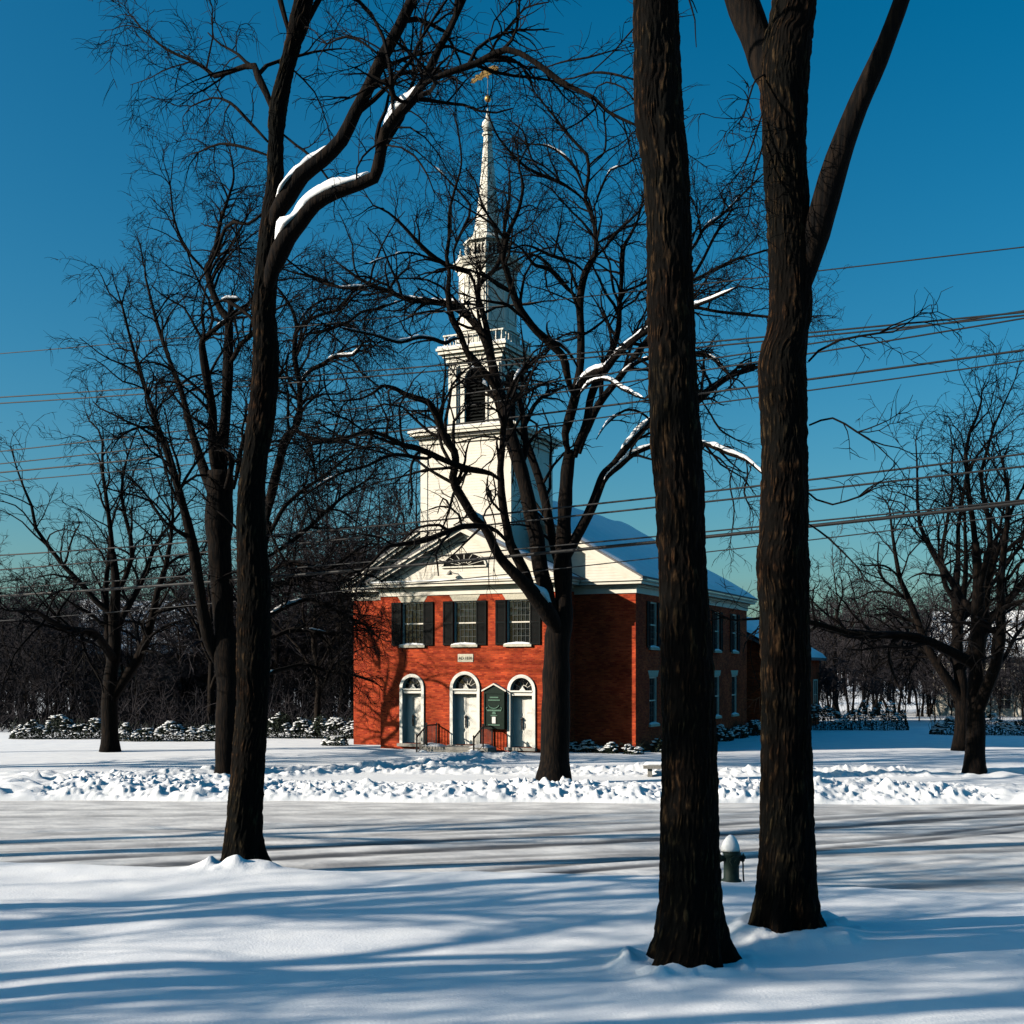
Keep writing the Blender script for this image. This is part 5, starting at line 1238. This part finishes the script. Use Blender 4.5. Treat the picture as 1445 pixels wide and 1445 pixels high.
# trees of the street: left beyond the picture, and one showing behind tree B
big = free_tree('elm_tree', 'broad bare elm left of the church lawn, standing well clear of the others', 104, 18, .42, .85, None, 'twig', rmin=.013, dens=1.2, forks=7)
big.location = (-18.6, 57.4, gz(-18.6, 57.4) - .05)
STREET = [(-30.5, 45.5, 1.4, 1.08, 'broad bare elm at the far edge of the lawn, outermost on the left'),
          (21.0, 58.0, 3.3, .95, 'broad bare elm beside the church wing on the right'),
          (16.6, 34.5 + 10, 5.0, .9, 'tall bare elm on the roadside bank at the right'),
          (-38.0, 6.0, 5.2, 1.1, 'largest elm on the near lawn'), (-46.0, 11.0, .2, 1.1, 'elm at the far corner of the near lawn'),
          (-30.0, 8.6, 3.6, 1.05, 'broad elm nearest the camera on the near lawn')]
tall = free_tree('tall_elm_tree', 'high-branched elm on the near lawn, long trunk shadow reaching the picture middle', 105, 20, .40, .55, 'high-branched elms on the near lawn', 'twig', rmin=.012, dens=1.1, forks=6, f0=.74, trunk=.58)
tall.location = (-17.0, 12.5, gz(-17.0, 12.5) - .05)
for x, y, rz, sc, lb_ in ((-17.6, 18.6, 2.0, .9, 'high-branched elm by the near kerb, its shadow lying along the road edge'), (-20.5, 8.6, 4.2, 1.05, 'high-branched elm nearest the camera at the left'), (-30.0, 14.0, 1.0, 1.0, 'high-branched elm farthest out on the near lawn'), (-23.5, 15.6, 3.1, .95, 'high-branched elm in the second row of the near lawn'), (-25.5, 11.2, 5.3, 1.05, 'high-branched elm in the middle of the near lawn'), (-19.5, 25.4, 3.9, 1.0, 'high-branched elm at the edge of the road, its shadow crossing the tyre tracks'), (-29.0, 25.6, 2.7, 1.0, 'high-branched elm farther along the edge of the road')):
    copy_tree(tall, x, y, rz, sc, lb_)
BACK = [(447, 71, .8, .74, 'broad bare elm behind the snowy hedge, its crown close to the church corner'), (392, 82, 2.2, .85, 'bare elm behind the hedge, seen just beside the leaning trunk'),
        (540, 88, 4.0, .86, 'bare elm behind the church, its crown beside the square tower'), (296, 76, 5.2, .8, 'bare elm behind the shorter hedge at the left'), (575, 84, 1.1, 1.02, 'tall bare elm rising just left of the square tower'), (515, 80, 3.0, .95, 'tall bare elm over the left end of the church roof'), (556, 93, 5.0, 1.08, 'tallest bare elm far behind the church gable'), (482, 79, .3, .9, 'bare elm beside the left corner of the church roof'), (430, 86, .7, 1.0, 'tall bare elm in the wood, second from the leaning trunk'), (462, 94, 2.6, 1.15, 'tall bare elm deep in the wood left of the church'), (500, 98, 4.4, 1.2, 'tall bare elm deep behind the left roof slope of the church'),
        (535, 80, 5.6, .98, 'bare elm close behind the left roof slope of the church'), (588, 98, 2.4, 1.2, 'tall bare elm half hidden behind the square tower'), (408, 92, 3.7, 1.1, 'bare elm in the wood just right of the leaning trunk'), (1180, 96, 1.6, .8, 'bare elm behind the brick hall')]

for x, y, rz, sc, lb_ in STREET: copy_tree(big, x, y, rz, sc, lb_, 'bare elms along the street')
for px_, y, rz, sc, lb_ in BACK: copy_tree(k1, (px_ - CX) / F * y, y, rz, sc * 1.25, lb_, 'bare elms behind the hedge and church')
big['group'] = 'bare elms along the street'

# far-off wood that reads as one grey band
fw = Grower(301, .03, .05, .12)
for _ in range(1500):
    a = fw.r.uniform(-.50, .50); d = fw.r.uniform(190, 330)
    x, y = math.sin(a) * d, math.cos(a) * d; z = gz(x, y); H = fw.r.uniform(7, 14)
    P = np.array([[x, y, z - .3], [x + fw.r.normal(0, .3), y, z + H * .5], [x + fw.r.normal(0, .6), y, z + H]])
    fw.mb.tube(P, [.22, .13, .04], 3, False)
    for _b in range(9):
        t_ = fw.r.uniform(.25, .95); p = P[0] + (P[2] - P[0]) * t_
        C = fw.branch(p, np.array([fw.r.normal(0, .8), fw.r.normal(0, .8), .9]), .06, H * .3 * (1.2 - t_ * .7), 1, 4)
        for q in (1, 2, 3): fw.branch(C[0][q], np.array([fw.r.normal(0, 1), fw.r.normal(0, 1), .8]), .05, H * .13, 0, 3)
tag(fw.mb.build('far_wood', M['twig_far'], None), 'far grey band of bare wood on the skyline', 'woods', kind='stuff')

# low brush along the foot of the wood
br_ = Grower(401, .0, .010, .2)
for _ in range(1300):
    px_ = br_.r.uniform(-90, 520); y = br_.r.uniform(74, 92); x = (px_ - CX) / F * y; z = gz(x, y)
    H = br_.r.uniform(.8, 3.6); C = br_.branch(np.array([x, y, z - .1]), np.array([br_.r.normal(0, .3), br_.r.normal(0, .3), 1]), .02 + .006 * H, H, 1, 5)
    for q in (1, 2, 3, 4):
        for _b in range(2): br_.branch(C[0][q], np.array([br_.r.normal(0, 1), br_.r.normal(0, 1), .7]), .013, H * .35, 0, 3)
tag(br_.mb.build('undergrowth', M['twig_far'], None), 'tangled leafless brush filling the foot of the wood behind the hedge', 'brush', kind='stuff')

# ------------------------------------------------------------------ hedges and shrubs under snow
def bush_mesh(w_, d_, h, seed, n_leaf, snow_amt):
    r = np.random.RandomState(seed); lf = MB(); P = []
    nseg = int(n_leaf)
    u = r.uniform(-1, 1, nseg); a = r.uniform(0, PI, nseg); q = r.uniform(.55, 1, nseg) ** .6
    prof = (1 - np.abs(u) ** 6) ** .5
    hh = h * (.75 + .7 * (vnoise(u * w_ * 1.3 + seed, u * 0, seed) - .3))
    X = u * w_ / 2; Y = np.cos(a) * q * d_ / 2 * prof; Z = np.sin(a) * q * hh * prof + .02
    s = r.uniform(.035, .085, nseg)
    N = r.normal(0, 1, (nseg, 3)); N /= np.linalg.norm(N, axis=1, keepdims=True); U = np.cross(N, [0.3, .5, .8]); U /= np.linalg.norm(U, axis=1, keepdims=True); W = np.cross(N, U)
    C = np.stack([X, Y, Z], -1)
    V = np.stack([C + U * s[:, None], C + W * s[:, None] * .5, C - U * s[:, None], C - W * s[:, None] * .5], 1).reshape(-1, 3)
    lf.quads(V, np.arange(nseg * 4).reshape(-1, 4))
    for _ in range(int(w_ * 14)):
        x = r.uniform(-w_ / 2, w_ / 2); y = r.normal(0, d_ * .12); lf.tube([(x, y, -.1), (x + r.normal(0, .12), y + r.normal(0, .12), h * .5), (x + r.normal(0, .25), y + r.normal(0, .22), h * r.uniform(.85, 1.12))], [.016, .011, .006], 3, False)
    # snow clumps lying over the upper shell
    sn = MB(); m = int(w_ * 90 * snow_amt)
    for _ in range(m):
        uu = r.uniform(-.97, .97); aa = r.uniform(.42, PI - .42); pf = (1 - abs(uu) ** 6) ** .5
        h2 = h * (.75 + .7 * (float(vnoise(np.array([uu * w_ * 1.3 + seed]), np.array([0.0]), seed)[0]) - .3))
        if vnoise(np.array([uu * w_ * 1.9]), np.array([aa * 2.0]), seed + 9)[0] < .38: continue
        c = np.array([uu * w_ / 2, math.cos(aa) * d_ / 2 * pf * .96, math.sin(aa) * h2 * pf * .98]); rx_, ry_, rz_ = r.uniform(.04, .15), r.uniform(.04, .12), r.uniform(.018, .045)
        rings = []
        for k in range(1, 5):
            ph_ = PI * k / 5; rings.append([c + np.array([rx_ * math.sin(ph_) * math.cos(t_) * (1 + .2 * r.rand()), ry_ * math.sin(ph_) * math.sin(t_), -rz_ * math.cos(ph_)]) for t_ in np.linspace(0, 2 * PI, 8, endpoint=False)])
        sn.loft(rings)
    return lf, sn
def bush(name, label, cat, x, y, rz, w_, d_, h, seed, n_leaf=900, snow_amt=1.0, group=None):
    b = thing(name, label, cat, (x, y, gz(x, y) - .03), rz, group)
    lf, sn = bush_mesh(w_, d_, h, seed, n_leaf, snow_amt); lf.build('foliage', M['leaf'], b); tag(sn.build('snow', M['branch_snow'], b, True), kind='stuff'); return b
xh, yh = at(440, 1040, 69)[:2]
bush('hedge', 'long clipped hedge heaped with snow, reaching the left corner of the church', 'hedge', float(xh) - .3, 69.0, R(-6), 7.6, 1.5, 1.25, 5, 9000, .8)
xh = at(250, 1050, 66)[0]
bush('hedge', 'shorter snow-heaped hedge beyond the leaning elm trunk, farther from the church', 'hedge', float(xh), 66.0, R(3), 6.4, 1.6, 1.0, 6, 6600, .8)
xh = at(85, 1045, 68)[0]
bush('hedge', 'snowy hedge at the outer left end of the lawn by the cream house', 'hedge', float(xh), 68.0, R(-4), 5.6, 1.5, 1.1, 7, 5600, .8)
def cb(u, v): x, y = church_xy(u, v); return float(x), float(y)
GS = 'foundation shrubs along the church wall'
for (u, v), wd, h, sd, lb_ in (((-7.9, -1.2), 1.3, .55, 11, 'small snow-capped shrub at the left corner of the church'), ((5.2, -.75), 1.2, .55, 12, 'snow-capped shrub in the shaded recess next to the elm'),
        ((6.3, -.7), 1.3, .45, 13, 'low snow-capped shrub in the middle of the shaded recess'), ((7.75, -.75), .8, .62, 14, 'snow-capped shrub at the sunlit right front corner of the church'),
        ((8.4, 1.4), 1.6, .75, 15, 'dark shrub under the first side window of the church'), ((8.5, 4.2), 1.7, .8, 16, 'dark shrub between the first and second side windows'),
        ((8.5, 7.4), 1.7, .7, 17, 'dark shrub below the middle side windows behind the great trunk'), ((8.6, 10.8), 1.8, .75, 18, 'dark snow-dusted shrub before the fourth side window'),
        ((8.6, 13.8), 1.8, .7, 19, 'dark snow-dusted shrub between the fourth and last side windows'), ((8.6, 17.0), 1.9, .8, 20, 'dark snow-dusted shrub at the rear corner of the church')):
    x, y = cb(u, v); bush('shrub', lb_, 'shrub', x, y, -TH + (PI / 2 if v > 0 else 0), wd, .9, h, sd, int(700 * wd), .9, GS)
xh = at(1195, 1030, 78)[0]
bush('hedge', 'dark hedge beside the brick hall, right of the thick forked elm', 'hedge', float(xh), 78.0, R(-8), 7.5, 1.6, 1.7, 8, 6000, .5)
xh = at(1400, 1035, 72)[0]
bush('hedge', 'snow-dusted hedge before the white cottage', 'hedge', float(xh), 72.0, R(-8), 7.0, 1.5, 1.2, 9, 5000, 1.0)

# ------------------------------------------------------------------ hydrant
hx, hy = at(1032, 1247, 23.0)[:2]; hx = float(hx); hy = float(hy); hz = gz(hx, hy)
hyd = thing('fire_hydrant', 'dark green fire hydrant wearing a cap of snow between the two big trunks', 'hydrant', (hx, hy, hz), R(8))
zo = max(0, .0)
g = MB(); g.lathe([(.19, -.3), (.19, .02), (.145, .05), (.140, .44), (.165, .46), (.175, .49), (.175, .53), (.150, .55)], 0, 0, 20); g.build('barrel', M['hydrant'], hyd, True)
g = MB(); g.lathe([(.160, .552), (.155, .60), (.13, .67), (.085, .72), (.035, .745), (.035, .78), (.01, .79)], 0, 0, 20); bn = g.build('bonnet', M['hydrant'], hyd, True)
g = MB(); rings = []
for r_0, z0 in ((.168, .560), (.176, .60), (.160, .67), (.130, .74), (.09, .80), (.045, .845), (.01, .86)):
    rings.append([(r_0 * math.cos(t_) * (1 + .06 * math.sin(3 * t_ + z0 * 9)) - .012, r_0 * math.sin(t_) * (1 + .05 * math.cos(2 * t_)), z0) for t_ in np.linspace(0, 2 * PI, 20, endpoint=False)])
g.loft(rings); g.build('snow', M['snow'], bn, True)
for sgn in (-1, 1):
    g = MB(); g.tube([(sgn * .12, 0, .43), (sgn * .20, 0, .43)], .065, 12); nz_ = g.build('nozzle', M['hydrant'], hyd, True)
    g = MB(); g.tube([(sgn * .20, 0, .43), (sgn * .235, 0, .43)], .082, 8); g.tube([(sgn * .235, 0, .43), (sgn * .27, 0, .43)], .028, 5); g.build('nozzle_cap', M['hydrant'], nz_)
    if sgn > 0:
        g = MB(); g.tube([(.225, .03, .38), (.232, .02, .30), (.228, .01, .18), (.232, .0, .06), (.24, 0, -.02)], .016, 5); g.build('chain', M['iron'], nz_)
    g = MB(); g.loft([[(sgn * (.10 + q * .018), .05 * math.cos(a) * min(1, (q + .4) / 2, (7.4 - q) / 2), .485 + .05 * math.sin(a) * min(1, (q + .3) / 2, (7.3 - q) / 2)) for a in np.linspace(0, PI, 6)] for q in range(8)]); g.build('snow', M['snow'], nz_, True)
g = MB(); g.tube([(0, -.12, .40), (0, -.20, .40)], .085, 14); nz_ = g.build('nozzle', M['hydrant'], hyd, True)
g = MB(); g.tube([(0, -.20, .40), (0, -.24, .40)], .10, 8); g.tube([(0, -.24, .40), (0, -.28, .40)], .03, 5); g.build('nozzle_cap', M['hydrant'], nz_)

# stone bench at the walk behind the great trunk
bx, by = at(938, 1094, 44.0)[:2]; bx = float(bx); by = float(by)
bench = thing('stone_bench', 'low stone bench with snow on its seat, at the walk behind the great trunk', 'bench', (bx, by, gz(bx, by)), R(-8))
g = MB(); g.box(-.75, .75, -.22, .22, .28, .40); g.build('seat', M['stone'], bench)
for sx_ in (-.52, .52):
    g = MB(); g.prism([(-.16, -.2), (.16, -.2), (.13, .298), (-.13, .298)], 'x', sx_ - .08, sx_ + .08); g.build('leg', M['stone'], bench)
g = MB(); g.loft([[(q, .2 * math.cos(a) * min(1, (abs(1 - abs(q) / .76)) * 9 + .2), .402 + .12 * math.sin(a) * min(1, (abs(1 - abs(q) / .76)) * 6 + .05)) for a in np.linspace(0, PI, 7)] for q in np.linspace(-.74, .74, 16)]); g.build('snow', M['snow'], bench, True)

# ------------------------------------------------------------------ overhead lines between two poles
def pole(label, x, y, H):
    p = thing('utility_pole', label, 'pole', (x, y, gz(x, y)), R(-10), 'utility poles along the road')
    g = MB(); g.lathe([(.17, -.4), (.16, 1), (.11, H), (.02, H + .05)], 0, 0, 12); g.build('mast', M['pole'], p, True)
    for zc in (H - .6, H - 2.2):
        g = MB(); g.box(-.06, .06, -1.2, 1.2, zc - .06, zc + .06); arm = g.build('crossarm', M['pole'], p)
        g = MB()
        for y_ in (-1.05, -.55, .55, 1.05): g.lathe([(.02, zc + .06), (.05, zc + .12), (.03, zc + .17), (.045, zc + .2), (.01, zc + .23)], 0, y_, 8)
        g.build('insulator', M['stone'], arm)
    return p
PLx, PRx = -150.0, 1580.0; dL, dR = 56.0, 32.5
WIRES = [  # (y at x=300, y at x=1150) read in the photo, radius, label
    (758, 678.5, .022, 'thin black wire crossing the steeple just above the gable, upper of a pair'), (776, 692.5, .022, 'thin black wire crossing the steeple base, lower of the pair above the thick cable'),
    (817, 743.5, .040, 'thick black cable sagging across the porch gable'), (807, 737, .018, 'fine wire lashed close above the thick cable'), (848, 763, .013, 'fine lowest wire crossing the church roof'),
    (538, 470, .020, 'highest wire of the long spans, passing the foot of the lantern'), (546, 476, .020, 'wire close under the highest, passing the lantern foot'), (599, 486, .018, 'wire crossing the belfry opening near its arch'),
    (616, 500, .018, 'wire crossing the belfry below its arch'), (470, 384, .014, 'faint topmost wire crossing the lantern'), (634, 536, .024, 'wire crossing the belfry sill'), (648, 552, .016, 'wire passing just above the tower cornice')]
for ya, yb, r_0, lb_ in WIRES:
    sl = (yb - ya) / 850.0
    yl, yr = ya + sl * (PLx - 300), ya + sl * (PRx - 300)
    A_, B_ = at(PLx, yl, dL), at(PRx, yr, dR)
    t_ = np.linspace(0, 1, 48)[:, None]; P = A_ * (1 - t_) + B_ * t_
    sag = .20 + .25 * rng.random()
    P[:, 2] += sag * (2 * (t_[:, 0] - .5)) ** 2 - sag * .35
    g = MB(); g.tube(P, r_0 * 1.35, 6)
    o = g.build('overhead_wire', M['wire'], None, True); tag(o, lb_, 'wire', 'overhead wires above the street')
A_ = at(PLx, 700, dL); B_ = at(PRx, 560, dR)
pole('tall weathered utility pole at the far left of the road', float(A_[0]), float(A_[1]), 16.5); pole('tall weathered utility pole at the right of the road', float(B_[0]), float(B_[1]), 15.5)

# ------------------------------------------------------------------ light, sky, camera
world = bpy.data.worlds.new('World'); scene.world = world; world.use_nodes = True
nt = world.node_tree; bg = nt.nodes['Background']
sky = nt.nodes.new('ShaderNodeTexSky'); sky.sky_type = 'NISHITA'; sky.sun_disc = False
sky.sun_elevation = SUN_EL; sky.sun_rotation = math.atan2(SUNV[0], SUNV[1]); sky.air_density = 1.0; sky.dust_density = 1.5; sky.ozone_density = 3.0
hs = nt.nodes.new('ShaderNodeHueSaturation'); hs.inputs['Hue'].default_value = .485; hs.inputs['Saturation'].default_value = 1.45; hs.inputs['Value'].default_value = 1.0
nt.links.new(sky.outputs[0], hs.inputs['Color']); tn = nt.nodes.new('ShaderNodeVectorMath'); tn.operation = 'MULTIPLY'; tn.inputs[1].default_value = (.80, 1.07, 1.09)
nt.links.new(hs.outputs[0], tn.inputs[0]); nt.links.new(tn.outputs[0], bg.inputs['Color'])
bg.inputs['Strength'].default_value = .068
sun = bpy.data.lights.new('sun', 'SUN'); sun.energy = 5.0; sun.angle = R(.5); sun.color = (1.0, .90, .76)
so = bpy.data.objects.new('sun', sun); COL.objects.link(so)
so.rotation_euler = Vector(SUNV).to_track_quat('Z', 'Y').to_euler(); so.location = (-40, 0, 40)

cam = bpy.data.cameras.new('camera'); cam.sensor_width = 36; cam.lens = 36 * F / RES; cam.shift_y = (HY - CX) / RES; cam.clip_end = 4000; cam.clip_start = .1
co = bpy.data.objects.new('camera', cam); COL.objects.link(co); co.location = (0, 0, EYE); co.rotation_euler = (PI / 2, 0, 0)
scene.camera = co
scene.view_settings.view_transform = 'Standard'; scene.view_settings.look = 'None'; scene.view_settings.exposure = .58; scene.view_settings.gamma = 1
scene.cycles.max_bounces = 6; scene.cycles.diffuse_bounces = 0
